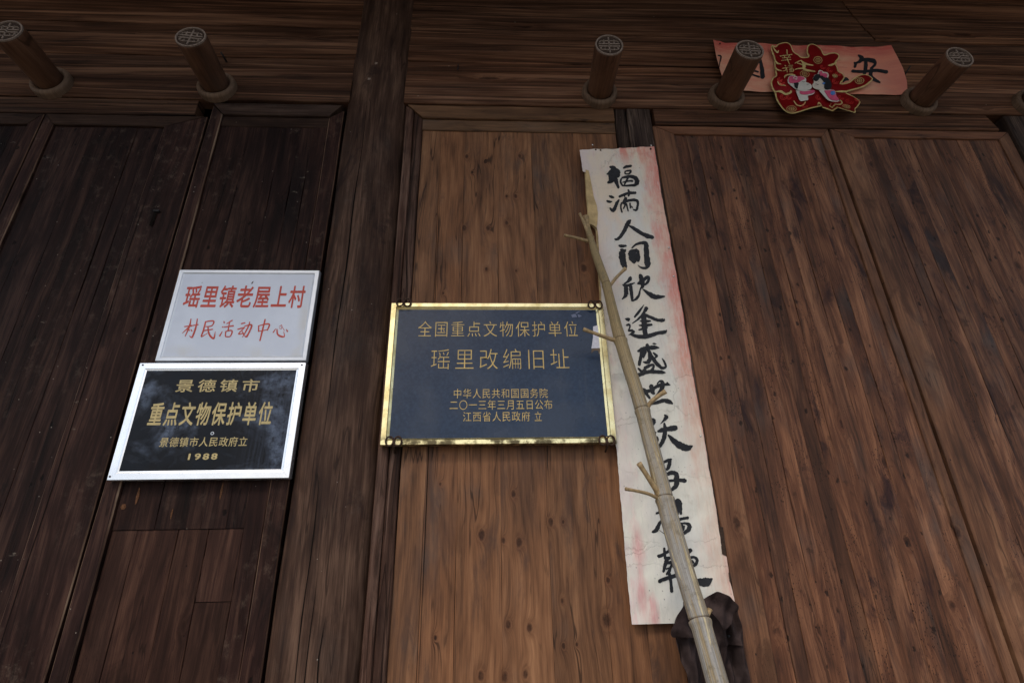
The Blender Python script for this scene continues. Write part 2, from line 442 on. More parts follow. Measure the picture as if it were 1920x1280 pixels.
M_lefth = wood('left_rail', (.012, .0065, .005), (.036, .021, .015), (.08, .05, .036), 'X', rk=.05, stain=.6, dust=.4, relief=1.1, spec=.08, grey=.1)
M_patch = wood('patch_boards', (.011, .0046, .0033), (.032, .0138, .0090), (.080, .038, .024), 'Z', rk=.3, stain=.6, pits=.4, relief=1., spec=.1, grey=.1)
M_pillar = wood('pillar_timber', (.014, .0068, .0044), (.052, .0265, .0165), (.14, .080, .051), 'Z', rk=.12, stain=.85, stain_col=(.016, .0085, .0072), dust=.5, spec=.12, contrast=1.2, relief=1.2, figure=.8)
M_ridged = wood('ridged_timber', (.016, .0075, .0055), (.066, .033, .022), (.15, .090, .065), 'Z', stain=.7, relief=3., ridge=1.3, spec=.1, grey=.2)
M_lintel = wood('lintel_timber', (.026, .012, .0065), (.100, .0450, .0240), (.27, .138, .078), 'X', rk=.12, stain=.7, stain_col=(.026, .014, .010), relief=2.2, ridge=.8, dust=.2, spec=.08, grey=.15, along=.4)
M_post = wood('post_timber', (.014, .0075, .0055), (.042, .025, .018), (.13, .085, .060), 'Z', stain=.8, relief=1.8, dust=.4, ridge=.4, spec=.1, grey=.2)
M_peg = wood('peg_timber', (.030, .014, .008), (.090, .043, .024), (.17, .088, .050), 'Y', stain=.6, relief=.7, figure=.5, local=True, rough=.6, spec=.15, contrast=.9)
M_ring = wood('ring_timber', (.06, .036, .022), (.14, .088, .055), (.2, .13, .085), 'Y', stain=.4, relief=.5, local=True)
def flat(name, col, rough=.6, spec=.35, metal=0., nz=.12, scale=60., bump=.1):
    n = NT(name); v = n.noise(n.pos(), scale, 4., .6)
    c = n.mix(n.step(v, .3, .75), tuple(x*(1-nz) for x in col), tuple(min(1, x*(1+nz)) for x in col))
    return n.fin(c, rough, n.bump(v, bump, .001), spec, metal)
M_carve = flat('carved_end_grain', (.22, .165, .130), .8, .2, nz=.35, scale=160)
M_carved = flat('carved_recess', (.045, .028, .020), .85, .15, nz=.3, scale=120)
M_dark = flat('dark_gap', (.008, .006, .005), .95, .05)
M_rust = flat('rusty_iron', (.045, .022, .013), .75, .3, nz=.5, scale=220, bump=.5)
M_iron = flat('black_iron', (.01, .009, .009), .6, .3)
M_ink = flat('black_ink', (.012, .012, .014), .55, .3, nz=.4, scale=90)
M_redink = flat('red_letter_paint', (.50, .052, .030), .5, .4, nz=.12)
M_goldink = flat('gold_letter_paint', (.50, .39, .17), .45, .4, nz=.15)
M_goldthin = flat('gilt_engraved_letters', (.60, .41, .12), .45, .5, nz=.2)
M_tack = flat('bright_tack', (.7, .68, .62), .25, .6, .8)

def m_alu(name, tint, metal=.5, rough=.38):
    n = NT(name); o = n.xyz(n.pos())
    a = n.noise(n.vec(n.mul(o[0], 6.), n.mul(o[1], 6.), n.mul(o[2], 6.)), 1., 4., .6)
    b = n.noise(n.vec(n.mul(o[0], 300.), 0., n.mul(o[2], 300.)), 1., 2.)
    c = n.mix(n.step(a, .35, .7), tuple(x*.86 for x in tint), tint)
    gr = n.noise(n.pos(), 45., 5., .7)
    c = n.mix(n.step(gr, .60, .78, 0, .45), c, (.33, .31, .29))
    return n.fin(c, rough, n.bump(b, .05, .0005), .5, metal)
M_alu = m_alu('brushed_aluminium', (.93, .95, .98), .85, .26)
M_alu_old = m_alu('dull_aluminium', (.60, .63, .67))
def m_brass():
    n = NT('brass_trim'); o = n.xyz(n.pos())
    a = n.noise(n.pos(), 22., 5., .65)
    c = n.mix(n.step(a, .42, .70), (.97, .83, .44), (.72, .58, .26))
    g = n.noise(n.pos(), 70., 4., .7)
    c = n.mix(n.step(g, .60, .74, 0, .65), c, (.16, .13, .075))
    low = n.step(o[2], 2.06, 2.03)
    c = n.mix(n.mul(low, n.step(a, .42, .60)), c, (.12, .095, .05))  # bottom bar's dark ground reflection, painted into the brass
    return n.fin(c, n.step(a, .3, .8, .25, .5), n.bump(a, .12, .002), .5, .9)
M_brass = m_brass()
def m_enamel():
    n = NT('white_enamel_board'); a = n.noise(n.pos(), 7., 5., .6); g = n.noise(n.pos(), 90., 4., .7)
    c = n.mix(n.step(a, .35, .75), (.555, .60, .69), (.62, .67, .76))
    c = n.mix(n.step(g, .66, .78, 0, .5), c, (.42, .40, .36))
    o = n.xyz(n.pos())
    edge = n.math('MAXIMUM', n.step(o[2], 2.40, 2.355), n.step(o[0], -.70, -.665))
    c = n.mix(n.mul(edge, n.step(a, .4, .7, 0, .5)), c, (.50, .46, .38))
    return n.fin(c, .32, n.bump(a, .06, .004), .5)
M_enamel = m_enamel()
def m_blackglass():
    n = NT('black_glossy_plate'); o = n.xyz(n.pos())
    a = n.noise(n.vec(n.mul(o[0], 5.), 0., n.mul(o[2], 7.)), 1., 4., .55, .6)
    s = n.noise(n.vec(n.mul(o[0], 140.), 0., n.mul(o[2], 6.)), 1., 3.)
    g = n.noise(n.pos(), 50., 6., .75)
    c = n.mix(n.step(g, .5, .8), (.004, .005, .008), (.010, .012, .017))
    sky_refl = n.mul(n.step(a, .47, .66), n.step(g, .30, .62))  # cloudy sky reflection painted into the plate's colour
    c = n.mix(n.mul(sky_refl, .9), c, (.115, .145, .205))
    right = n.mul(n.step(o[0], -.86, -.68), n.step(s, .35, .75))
    c = n.mix(n.mul(right, .55), c, (.05, .062, .095))  # grey-blue reflection painted on the plate's right side
    r = n.step(a, .35, .65, .16, .42)
    wav = n.noise(n.vec(n.mul(o[0], 7.), 0., n.mul(o[2], 6.)), 1., 2.)
    return n.fin(c, r, n.bump(wav, .35, .02), .15)
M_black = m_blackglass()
def m_granite():
    n = NT('navy_polished_plate')
    g = n.noise(n.pos(), 90., 5., .7); b = n.noise(n.pos(), 6., 3.); v = n.noise(n.pos(), 330., 2.)
    c = n.mix(n.step(g, .35, .7), (.008, .019, .044), (.018, .036, .074))
    c = n.mix(n.step(v, .64, .76, 0, .5), c, (.07, .09, .14))
    c = n.mix(n.step(b, .42, .66, 0, .55), c, (.040, .052, .078))
    dr = n.noise(n.vec(n.mul(n.xyz(n.pos())[0], 16.), 0., n.mul(n.xyz(n.pos())[2], 2.5)), 1., 6., .7)
    c = n.mix(n.step(dr, .56, .74, 0, .5), c, (.055, .065, .085))
    o = n.xyz(n.pos())
    return n.fin(c, n.step(b, .3, .7, .17, .3), n.bump(b, .1, .01), .36)
M_navy = m_granite()

def m_couplet():
    n = NT('weathered_couplet_paper'); o = n.xyz(n.pos())
    x, z = o[0], o[2]
    n1 = n.noise(n.vec(n.mul(x, 9.), 0., n.mul(z, 5.)), 1., 4., .6)
    n2 = n.noise(n.vec(n.mul(x, 24.), 2., n.mul(z, 7.)), 1., 5., .65)
    n3 = n.noise(n.vec(n.mul(x, 130.), 0., n.mul(z, 18.)), 1., 4., .7)
    up = n.step(z, 2.1, 3.1)                      # the upper half keeps more of its old pink dye
    cream = n.mix(up, (.71, .685, .595), (.71, .585, .45))
    c = n.mix(n.step(n1, .35, .7), cream, tuple(v*.93 for v in (.70, .68, .62)))
    # pale pink bleed, mostly on the left part
    lft = n.step(n.add(x, n.mul(n1, .25)), .72, .50)
    pk = n.mul(n.mul(lft, n.step(n1, .38, .62)), n.step(z, 1.45, 2.3, .55, .75))
    c = n.mix(n.mul(pk, .8), c, (.66, .46, .46))
    ros = n.mul(n.mul(lft, n.step(n2, .52, .72)), .5)
    c = n.mix(ros, c, (.66, .30, .32))
    # red dye line along the right edge
    rx = n.add(x, n.mul(n.sub(n2, .5), .10))
    edge = n.step(rx, .655, .735)
    edge = n.mul(edge, n.step(z, 1.7, 2.4, .55, .95))
    ecol = n.mix(n.step(z, 1.9, 2.7), (.62, .36, .24), (.66, .20, .15))
    c = n.mix(n.mul(n.mul(edge, n.step(n3, .22, .62, .35, 1.)), n.step(n1, .32, .58, .35, 1.)), c, ecol)
    gr = n.noise(n.vec(n.mul(x, 16.), 4., n.mul(z, 11.)), 1., 6., .72)
    c = n.mix(n.step(gr, .54, .72, 0, .5), c, (.45, .41, .33))
    thin = n.mul(n.step(x, .738, .747), n.step(n3, .3, .6, .3, .9))
    c = n.mix(n.mul(thin, n.step(z, 1.8, 2.3, .3, .9)), c, (.55, .10, .08))
    # red stain top centre
    top = n.mul(n.step(z, 3.19, 3.35), n.mul(n.step(x, .53, .58), n.step(n2, .38, .62)))
    c = n.mix(n.mul(top, .8), c, (.62, .17, .13))
    # right pink cloud
    cl_ = n.mul(n.step(n.add(x, n.mul(n1, .2)), .72, .82), n.step(n2, .46, .66))
    c = n.mix(n.mul(cl_, n.step(z, 2.1, 2.9, .15, .55)), c, (.66, .28, .23))
    # red runs bottom left
    for cx, cz, rx_, rz_ in ((.475, 1.70, .028, .10), (.47, 1.55, .03, .10), (.50, 1.50, .022, .09), (.60, 1.745, .012, .04)):
        q = n.math('SQRT', n.add(n.math('POWER', n.mul(n.sub(x, cx), 1/rx_), 2.), n.math('POWER', n.mul(n.sub(z, cz), 1/rz_), 2.)))
        q = n.add(q, n.mul(n.sub(n2, .5), 1.6))
        c = n.mix(n.mul(n.step(q, 1.0, .1, 0, .62), n.step(n3, .25, .6, .45, 1.)), c, (.62, .19, .21))
    # grey-green weathering of the fibres and tiny spots
    c = n.mix(n.step(n3, .52, .72, 0, .35), c, (.42, .44, .38))
    sp = n.vor(n.vec(n.mul(x, 95.), 0., n.mul(z, 60.)), 1.)
    k = n.xyz(sp[1])
    sm = n.noise(n.vec(n.mul(x, 8.), 6., n.mul(z, 6.)), 1., 2.)
    c = n.mix(n.mul(n.mul(n.math('GREATER_THAN', k[0], .72), n.sub(1., n.step(sp[0], .08, .2))), n.step(sm, .42, .62, .1, .7)), c, (.12, .11, .11))
    # cracks / creases across the sheet
    cv = n.vor(n.vec(n.add(n.mul(x, 1.1), n.mul(n1, .4)), 0., n.add(n.mul(z, 5.5), n.mul(n2, .35))), 1., 'DISTANCE_TO_EDGE')
    crk = n.step(cv[0], .006, .001)
    c = n.mix(n.mul(crk, n.step(sm, .48, .60, 0., .28)), c, (.25, .17, .14))
    h = n.add(n.mul(n1, 1.), n.add(n.mul(n2, .5), n.add(n.mul(n3, .15), n.mul(crk, -.12))))
    return n.fin(c, .8, n.bump(h, .9, .006), .15)
M_couplet = m_couplet()
M_tan = flat('yellowed_backing_paper', (.50, .36, .18), .85, .1, nz=.25, scale=25)
M_refl_white = flat('white_reflection_patch', (.66, .65, .72), .6, .3, nz=.12, scale=50)  # pale reflection on the navy plate, carried by colour
def m_banner():
    n = NT('faded_red_banner_paper'); o = n.xyz(n.pos()); x, z = o[0], o[2]
    n1 = n.noise(n.vec(n.mul(x, 4.), 0., n.mul(z, 12.)), 1., 5., .6)
    n2 = n.noise(n.vec(n.mul(x, 14.), 0., n.mul(z, 60.)), 1., 4., .6)
    c = n.mix(n.step(n1, .38, .64), (.62, .235, .15), (.64, .34, .22))
    c = n.mix(n.mul(n.step(z, 3.92, 4.03), n.step(n2, .3, .6, .4, 1.)), c, (.50, .09, .07))
    c = n.mix(n.mul(n.step(x, 1.80, 2.02), n.step(n1, .35, .6, .1, .7)), c, (.46, .10, .08))
    c = n.mix(n.step(n2, .58, .72, 0, .5), c, (.46, .17, .13))
    return n.fin(c, .75, n.bump(n.add(n1, n2), .5, .004), .2)
M_banner = m_banner()
def m_foil():
    n = NT('red_foil'); a = n.noise(n.pos(), 14., 3.)
    c = n.mix(a, (.16, .002, .004), (.34, .006, .008))
    return n.fin(c, .28, n.bump(a, .2, .006), .7, .35)
M_foil = m_foil()
M_foilgold = flat('gold_foil_border', (.62, .47, .19), .45, .5, .25, nz=.15)
M_foilline = flat('foil_scroll_print', (.75, .06, .05), .3, .6, .3)
M_pink = flat('pink_print', (.55, .08, .16), .5, .3)
M_white = flat('white_print', (.56, .53, .47), .5, .3, nz=.05)
M_skin = flat('pale_print', (.56, .49, .41), .5, .3, nz=.05)
M_blue = flat('blue_print', (.08, .20, .5), .5, .3)
M_blk = flat('black_print', (.012, .012, .014), .5, .3)

def m_bamboo():
    n = NT('dry_bamboo'); o = n.xyz(n.pos())
    tc = n.t.nodes.new('ShaderNodeUVMap'); uv = n.xyz(tc.outputs[0])
    a = n.noise(n.vec(n.mul(uv[0], 46.), n.mul(uv[1], 1.6), 0.), 1., 5., .65)
    b = n.noise(n.vec(n.mul(uv[0], 14.), n.mul(uv[1], 3.4), 3.), 1., 6., .75, .5)
    f = n.noise(n.vec(n.mul(uv[0], 150.), n.mul(uv[1], 12.), 3.), 1., 3., .7)
    low = n.step(o[2], 2.5, 1.7)
    straw = n.mix(n.step(a, .2, .8), (.17, .120, .055), (.40, .30, .155))
    grey = n.mix(n.step(a, .2, .8), (.16, .150, .125), (.36, .345, .33))
    c = n.mix(n.mul(low, n.step(b, .38, .56)), straw, grey)
    c = n.mix(n.mul(n.sub(1., low), n.step(b, .48, .66, 0, .6)), c, (.16, .14, .085))
    st = n.noise(n.vec(n.mul(uv[0], 7.), n.mul(uv[1], 2.2), 7.), 1., 6., .75, 1.)
    c = n.mix(n.mul(low, n.step(st, .56, .60, 0, .9)), c, (.58, .48, .28))
    c = n.mix(n.step(f, .52, .72, 0, .65), c, (.085, .062, .036))
    g = n.noise(n.pos(), 120., 5., .7)
    c = n.mix(n.step(g, .56, .72, 0, .6), c, (.075, .06, .042))
    g2 = n.noise(n.pos(), 28., 6., .72)
    c = n.mix(n.step(g2, .54, .66, 0, .55), c, (.15, .12, .075))
    return n.fin(c, .58, n.bump(n.add(a, n.add(f, g)), .5, .002), .25)
M_bamboo = m_bamboo()
M_twig = flat('dry_bamboo_twig', (.34, .235, .115), .55, .4, nz=.3, scale=90)
M_node = flat('dark_bamboo_node', (.10, .065, .04), .7, .2, nz=.5, scale=150, bump=.5)
def m_cloth():
    n = NT('dark_brown_cloth'); a = n.noise(n.pos(), 30., 4., .6); b = n.noise(n.pos(), 700., 2.)
    c = n.mix(n.step(a, .3, .75), (.026, .0165, .0155), (.054, .036, .033))
    c = n.mix(n.step(b, .6, .75, 0, .3), c, (.06, .045, .045))
    return n.fin(c, .9, n.bump(n.add(a, n.mul(b, .4)), .5, .003), .15)
M_cloth = m_cloth()

M_worn = wood('worn_edge_timber', (.020, .010, .007), (.075, .042, .028), (.22, .15, .10), 'Z', stain=.8, relief=.8, spec=.1, contrast=1.5)
# ------------------------------------------------------------------ setting: paving, back wall, unseen eave
def m_stone():
    n = NT('courtyard_stone'); a = n.noise(n.pos(), 3., 6., .65); v = n.vor(n.pos(), 1.1, 'DISTANCE_TO_EDGE')
    c = n.mix(a, (.20, .185, .16), (.34, .32, .28)); c = n.mix(n.step(v[0], .03, .01), c, (.06, .055, .045))
    return n.fin(c, .85, n.bump(a, .4, .01), .2)
g = pm('ground', [(-600, -900, 0), (600, -900, 0), (600, 60, 0), (-600, 60, 0)], [(0, 1, 2, 3)], m_stone()); g['kind'] = 'structure'
bw = pm('wall', [(-6, .16, 0), (6, .16, 0), (6, .16, 5), (-6, .16, 5), (-6, .4, 0), (6, .4, 0), (6, .4, 5), (-6, .4, 5)],
        [(0, 1, 2, 3), (5, 4, 7, 6), (1, 5, 6, 2), (4, 0, 3, 7), (3, 2, 6, 7)], M_dark); bw['kind'] = 'structure'
ev = pm('unseen_eave_soffit', [(-8, .4, 5.0), (8, .4, 5.0), (8, -2.0, 4.56), (-8, -2.0, 4.56), (-8, .4, 5.2), (8, .4, 5.2), (8, -2.0, 4.74), (-8, -2.0, 4.74)],
        [(0, 1, 2, 3), (7, 6, 5, 4), (3, 2, 6, 7), (0, 3, 7, 4), (1, 5, 6, 2)], flat('unseen_eave_boards', (.05, .03, .02), .9, .1)); ev['kind'] = 'structure'  # unseen eave overhang, its edge drawn out to darken the wall's top

# ------------------------------------------------------------------ lintel and header boards
ZL = 3.592
lt = thing('door_lintel', 'long dark horizontal lintel of weathered boards above all the doors', 'lintel', (0, 0, ZL))
rows = [ZL, 3.728, 3.81, 3.878, 3.945, 4.022, 4.10, 4.178, 4.29, 4.42, 4.56, 4.75]
for s, (xa, xb) in enumerate(((-3.0, -.622), (-.378, 4.4))):
    for i in range(len(rows)-1):
        z0, z1 = rows[i], rows[i+1]
        if s: z0 += .004*math.sin(i*2.1); z1 += .004*math.sin((i+1)*2.1)
        if i == 0: z0 = rows[0]
        yf = -.004 + .0022*((i*7) % 3 - 1) + (0.0 if i else -.008)
        # mitre-like split on the far right upper boards
        if s and i in (6, 7, 8):
            sp = 1.98 - .03*(i-6)
            board('header_board', 'X', z0+.0012, z1-.0012, xa, (sp+.015, sp-.015), yf, .06, M_lintel, lt, c=.005, jit=.0016, seg=16, color=rc(.72, .55))
            board('header_board', 'X', z0+.0012, z1-.0012, (sp+.019, sp-.011), xb, yf-.004, .06, M_lintel, lt, c=.005, jit=.0016, seg=12, color=rc(.8, .6))
        else:
            board('header_board', 'X', z0+.0003, z1-.0003, xa, xb, yf, .06, M_lintel, lt, c=.003, jit=.0016, seg=26, color=rc(.95 if s else .78, .62 if s else .58, .2))
# bottom strips of the lintel
board('lower_rail', 'X', 3.497, 3.588, -3.0, -1.285, -.010, .06, M_lintel, lt, c=.004, seg=12, color=rc(.62, .4))
board('lower_rail', 'X', 3.492, 3.588, .768, (2.41, 2.372), -.012, .06, M_lintel, lt, c=.004, seg=16, jit=.0014, color=rc(1.05, .62))

# ------------------------------------------------------------------ pillar
pl = thing('pillar', 'round-faced dark brown timber pillar with long cracks left of the navy plaque', 'pillar', (-.5, 0, 0))
def pillar_mesh(x0, x1, y0, bulge, z0, z1, name, mat, parent, color, seg=60, flat_=.0):
    V = []; F = []; n = 22
    for i in range(seg+1):
        z = z0+(z1-z0)*i/seg; w = .0025*math.sin(z*3.1)+.0015*math.sin(z*11)
        for q in range(n+1):
            t = q/n; x = x0+(x1-x0)*t
            s = max(0., 1-(2*t-1)**2)**.5
            V.append((x+w*(1-s*.5), y0-bulge*s-.0015*math.sin(t*23+z*1.3)*math.sin(z*2.), z))
    for i in range(seg):
        for q in range(n):
            b = i*(n+1)+q; F.append((b, b+1, b+n+2, b+n+1))
    return pm(name, V, F, mat, parent, smooth=True, color=color)
shaft = pillar_mesh(-.640, -.362, .03, .075, 0, 4.78, 'shaft', M_pillar, pl, (.5, .42, .31))
# drying cracks: thin dark wedges let into the surface
def crack(pts, w, y, parent, name='drying_crack', mat=M_dark):
    V = []; F = []
    m = len(pts)
    for i, (x, z) in enumerate(pts):
        k = w*math.sin(math.pi*(i+.35)/(m-.3))*rnd.uniform(.7, 1.2)
        V += [(x-k/2, y, z), (x+k/2, y, z)]
    for i in range(m-1): F.append((2*i, 2*i+1, 2*i+3, 2*i+2))
    return pm(name, V, F, mat, parent)
def psurf(x):
    t = (x+.640)/.278; return .03-.075*max(0., 1-(2*t-1)**2)**.5 - .0022
crack([(-.540+.0025*math.sin(i*1.1)+.0006*i, 2.0+i*.1) for i in range(17)], .005, psurf(-.54), pl)
crack([(-.533+.002*math.sin(i*1.2), 1.2+i*.08) for i in range(10)], .003, psurf(-.533), pl)
crack([(-.505+.001*math.sin(i*1.2), 1.15+i*.07) for i in range(8)], .0025, psurf(-.505), pl)
crack([(-.470+.004*math.sin(i*1.2), 1.22+i*.05) for i in range(7)], .003, psurf(-.47), pl)

# small pale paper remnants on pillar
for (px, py) in ((705, 119), (692, 148)):
    c = P(px, py, .046); s = .006
    o = pm('paper_or_reflection_patch', [(c.x-s, c.y, c.z-s*1.3), (c.x+s, c.y, c.z-s), (c.x+s*1.1, c.y, c.z+s), (c.x-s*.8, c.y, c.z+s*1.2)], [(0, 1, 2, 3)], M_carve, pl)

# ------------------------------------------------------------------ centre bay
cb = thing('center_wall_panel', 'warm brown knotty plank panel behind the navy plaque, between pillar and white couplet', 'wall panel', (.1, 0, 0))
# ridged dark stile beside the pillar, its two laths
board('stile', 'Z', -.366, -.331, 0, (3.585, 3.552), -.004, .05, M_ridged, cb, c=.003, jit=.0012, seg=40, color=rc(1.0, .55))
board('stile', 'Z', -.3285, -.291, 0, (3.549, 3.505), .000, .05, M_ridged, cb, c=.003, jit=.0012, seg=40, color=rc(.85, .45))
board('top_rail', 'X', 3.512, 3.589, (-.291, -.362), .583, -.008, .05, M_centerh, cb, c=.004, seg=16, color=rc(.80, .55))
board('moulding', 'X', 3.448, 3.510, (-.2895, -.2895), .583, .003, .04, M_centerh, cb, c=.003, seg=12, color=rc(.95, .62))
xs = [-.289, -.205, -.1, .043, .195, .364, .480, .584]
for i in range(len(xs)-1):
    board('plank', 'Z', xs[i]+.0002, xs[i+1]-.0002, 0, 3.449, .010+.0005*((i*5) % 3), .03, M_center, cb, c=.0008, jit=.0006, seg=30,
          color=(.5*(1.0, 1.03, .97, 1.05, .93, .95, .9)[i], .55+.06*((i*3) % 4-1.5), .137*i))
# plank sliver seam
crack([(-.199+.001*math.sin(i), 1.2+i*.25) for i in range(9)], .0025, .0085, cb, 'split')

# post behind couplet
po = thing('door_post', 'dark timber post with its top showing above the white couplet', 'post', (.67, 0, 0))
board('post_face', 'Z', .588, .640, 0, 3.588, -.002, .08, M_post, po, c=.004, jit=.001, seg=30, color=rc(.7, .35))
board('post_face', 'Z', .643, .7535, 0, 3.588, -.007, .08, M_post, po, c=.004, jit=.001, seg=30, color=rc(1.1, .42))

# ------------------------------------------------------------------ door leaves
def leaf(label, name, x0, x1, ztop, sl, sr, planks, M, Mf, Mh, tones, warm, group, rail=.048, yf=-.006, fw=.55, fl=1.1, fr=1.0, wmit=True, rec=.008, rt=1.):
    t = thing(name, label, 'door', ((x0+x1)/2, 0, 0), group)
    zt = ztop; zi = ztop-rail
    board('stile', 'Z', x0, x0+sl, 0, (zt-.001, zi) if wmit else zt, yf, .05, Mf, t, c=.003, jit=.0008, seg=30, color=rc(fl, fw, .05, .05), worn=M_worn if x0 < 0 else None)
    board('stile', 'Z', x1-sr, x1, 0, (zi, zt-.001) if wmit else zt, yf, .05, Mf, t, c=.003, jit=.0008, seg=30, color=rc(fr, fw, .05, .05), worn=M_worn if x0 < 0 else None)
    if wmit:
        # rail is wide at the top, narrow at the bottom: mitred into the stiles
        board('top_rail', 'X', zi+.0012, zt, (x0+sl-.001, x0+.002), (x1-sr+.001, x1-.002), yf-.001, .05, Mh, t, c=.003, seg=10, color=rc(rt, fw+.1, .05, .05))
    e = [x0+sl]+list(planks)+[x1-sr]
    for i in range(len(e)-1):
        tn = tones[i % len(tones)]*rnd.uniform(.86, 1.16)
        board('plank', 'Z', e[i]+.0002, e[i+1]-.0002, 0, zi+.004, yf+rec+.0007*((i*7+3) % 4), .03, M, t, c=.0009, jit=.0012, seg=30, color=rc(tn, warm, .06, .14))
    return t
GR = 'plank doors right of the couplet'
leaf('brown knotty plank door immediately right of the white couplet', 'door_leaf', .7555, 1.578, 3.487, .0915, .040,
     [.905, .952, 1.01, 1.062, 1.112, 1.162, 1.205, 1.262, 1.318, 1.378, 1.43, 1.49], M_right, M_rightf, M_righth,
     [.98, .78, .95, 1.0, 1.05, .62, .92, .97, 1.1, .95, .78, 1.05, 1.18], .5, None, fl=1.08, fr=1.12)
leaf('brown knotty plank door on the far right, beyond the long dark gap', 'door_leaf', 1.592, 2.452, 3.487, .100, .060,
     [1.745, 1.79, 1.85, 1.905, 1.96, 2.02, 2.075, 2.13, 2.19, 2.25, 2.32], M_right, M_rightf, M_righth,
     [.95, .85, 1.0, .8, 1.05, .9, 1.0, .85, .95, 1.05, .9, .95], .45, None, fl=1.12, fr=1.0)
rp = thing('corner_post', 'dark timber post at the right edge beside the last door', 'post', (2.7, 0, 0))
board('post_face', 'Z', 2.456, 2.75, 0, (3.575, 3.575), -.02, .1, M_post, rp, c=.004, seg=20, color=rc(.8, .4))
board('post_face', 'Z', 2.752, 3.4, 0, 3.575, -.02, .1, M_post, rp, c=.004, seg=20, color=rc(.7, .4))

# narrow dark leaf right of the left gap (behind the two framed signs)
nl = thing('door_leaf', 'narrow blackened door behind the two framed signs, mended with brown boards low down', 'door', (-.95, 0, 0))
board('stile', 'Z', -1.221, -1.168, 0, (3.562, 3.510), -.006, .05, M_left, nl, c=.004, jit=.0012, seg=30, color=rc(1.25, .55), worn=M_worn)
board('stile', 'Z', -.702, -.642, 0, (3.500, 3.545), -.004, .05, M_left, nl, c=.003, jit=.0012, seg=30, color=rc(1.2, .75), worn=M_worn)
board('top_rail', 'X', 3.508, 3.577, (-1.166, -1.222), (-.702, -.650), -.010, .05, M_lefth, nl, c=.004, seg=10, color=rc(1.2, .45))
board('moulding', 'X', 3.448, 3.506, (-1.166, -1.166), -.704, .002, .04, M_lefth, nl, c=.003, seg=10, color=rc(.85, .7))
for i, (a, b) in enumerate(((-1.166, -1.04), (-1.04, -.90), (-.90, -.823), (-.823, -.766))):
    board('plank', 'Z', a+.0002, b-.0002, 1.772, 3.449, .006+.0006*(i % 2), .03, M_left, nl, c=.0008, jit=.001, seg=24, color=rc(.85, .5))
board('plank', 'Z', -.765, -.7045, 0, 3.449, .003, .03, M_left, nl, c=.0025, jit=.001, seg=24, color=rc(1.0, .5))
for i, (a, b) in enumerate(((-1.166, -1.09), (-1.09, -.965), (-.965, -.872), (-.872, -.766))):
    board('mending_board', 'Z', a+.0002, b-.0002, 0 if i < 3 else 1.565, 1.7705, .009+.0006*(i % 2), .03, M_patch, nl, c=.0015, jit=.0008, seg=20, color=rc((1.0, 1.1, .9, 1.25)[i], .5, .03, .1))
board('mending_board', 'Z', -.871, -.767, 0, 1.563, .010, .03, M_patch, nl, c=.0015, jit=.0008, seg=20, color=rc(.82, .42))
# fresh orange splinter scars
for px, py, w, h in ((231, 950, 6, 8), (258, 930, 3, 26), (415, 920, 2, 24), (322, 962, 2, 14)):
    c = P(px, py, -.004)
    V = []; 
    for k in range(6):
        a = 2*math.pi*k/6; V.append((c.x+math.cos(a)*w*.0016*rnd.uniform(.6, 1.2), .0042, c.z+math.sin(a)*h*.0013*rnd.uniform(.7, 1.1)))
    pm('splinter_scar', V, [tuple(reversed(range(6)))], M_splint if 'M_splint' in globals() else globals().setdefault('M_splint', flat('raw_wood_scar', (.11, .05, .024), .8, .1, nz=.4, scale=200)), nl)

lf = leaf('wide blackened plank door left of the narrow one with the framed signs', 'door_leaf', -1.916, -1.231, 3.494, .052, .170,
     [-1.80, -1.70, -1.62, -1.515, -1.46], M_left, M_left, M_lefth, [.8, .95, .72, .9, .8, .85], .45, None, rail=.062, fl=1.3, fr=1.15, fw=.6, rt=.9, rec=.010)
crack([(-1.378+.002*math.sin(i), 1.1+i*.1) for i in range(23)], .003, -.0072, lf, 'split')
leaf('blackened plank door cut off by the left picture edge', 'door_leaf', -2.70, -1.921, 3.494, .08, .052,
     [-2.5, -2.38, -2.25, -2.12, -2.03], M_left, M_left, M_lefth, [.9, .8, .85], .45, None, rail=.062, fl=1.0, fr=1.1, rec=.010, rt=.8)
# slot in the wide left door with iron tongue
c = P(287, 408, .012)
slot = thing('door_latch_slot', 'small dark slotted hole in the wide blackened door', 'latch', (c.x, -.01, c.z))
pm('slot', [(c.x-.008, -.0105, c.z-.035), (c.x+.004, -.0105, c.z-.04), (c.x+.008, -.0105, c.z+.03), (c.x-.004, -.0105, c.z+.03)], [(0, 1, 2, 3)], M_dark, slot)
board('tongue', 'X', c.z+.028, c.z+.036, c.x-.006, c.x+.016, -.016, .01, M_iron, slot, c=.001, seg=2)

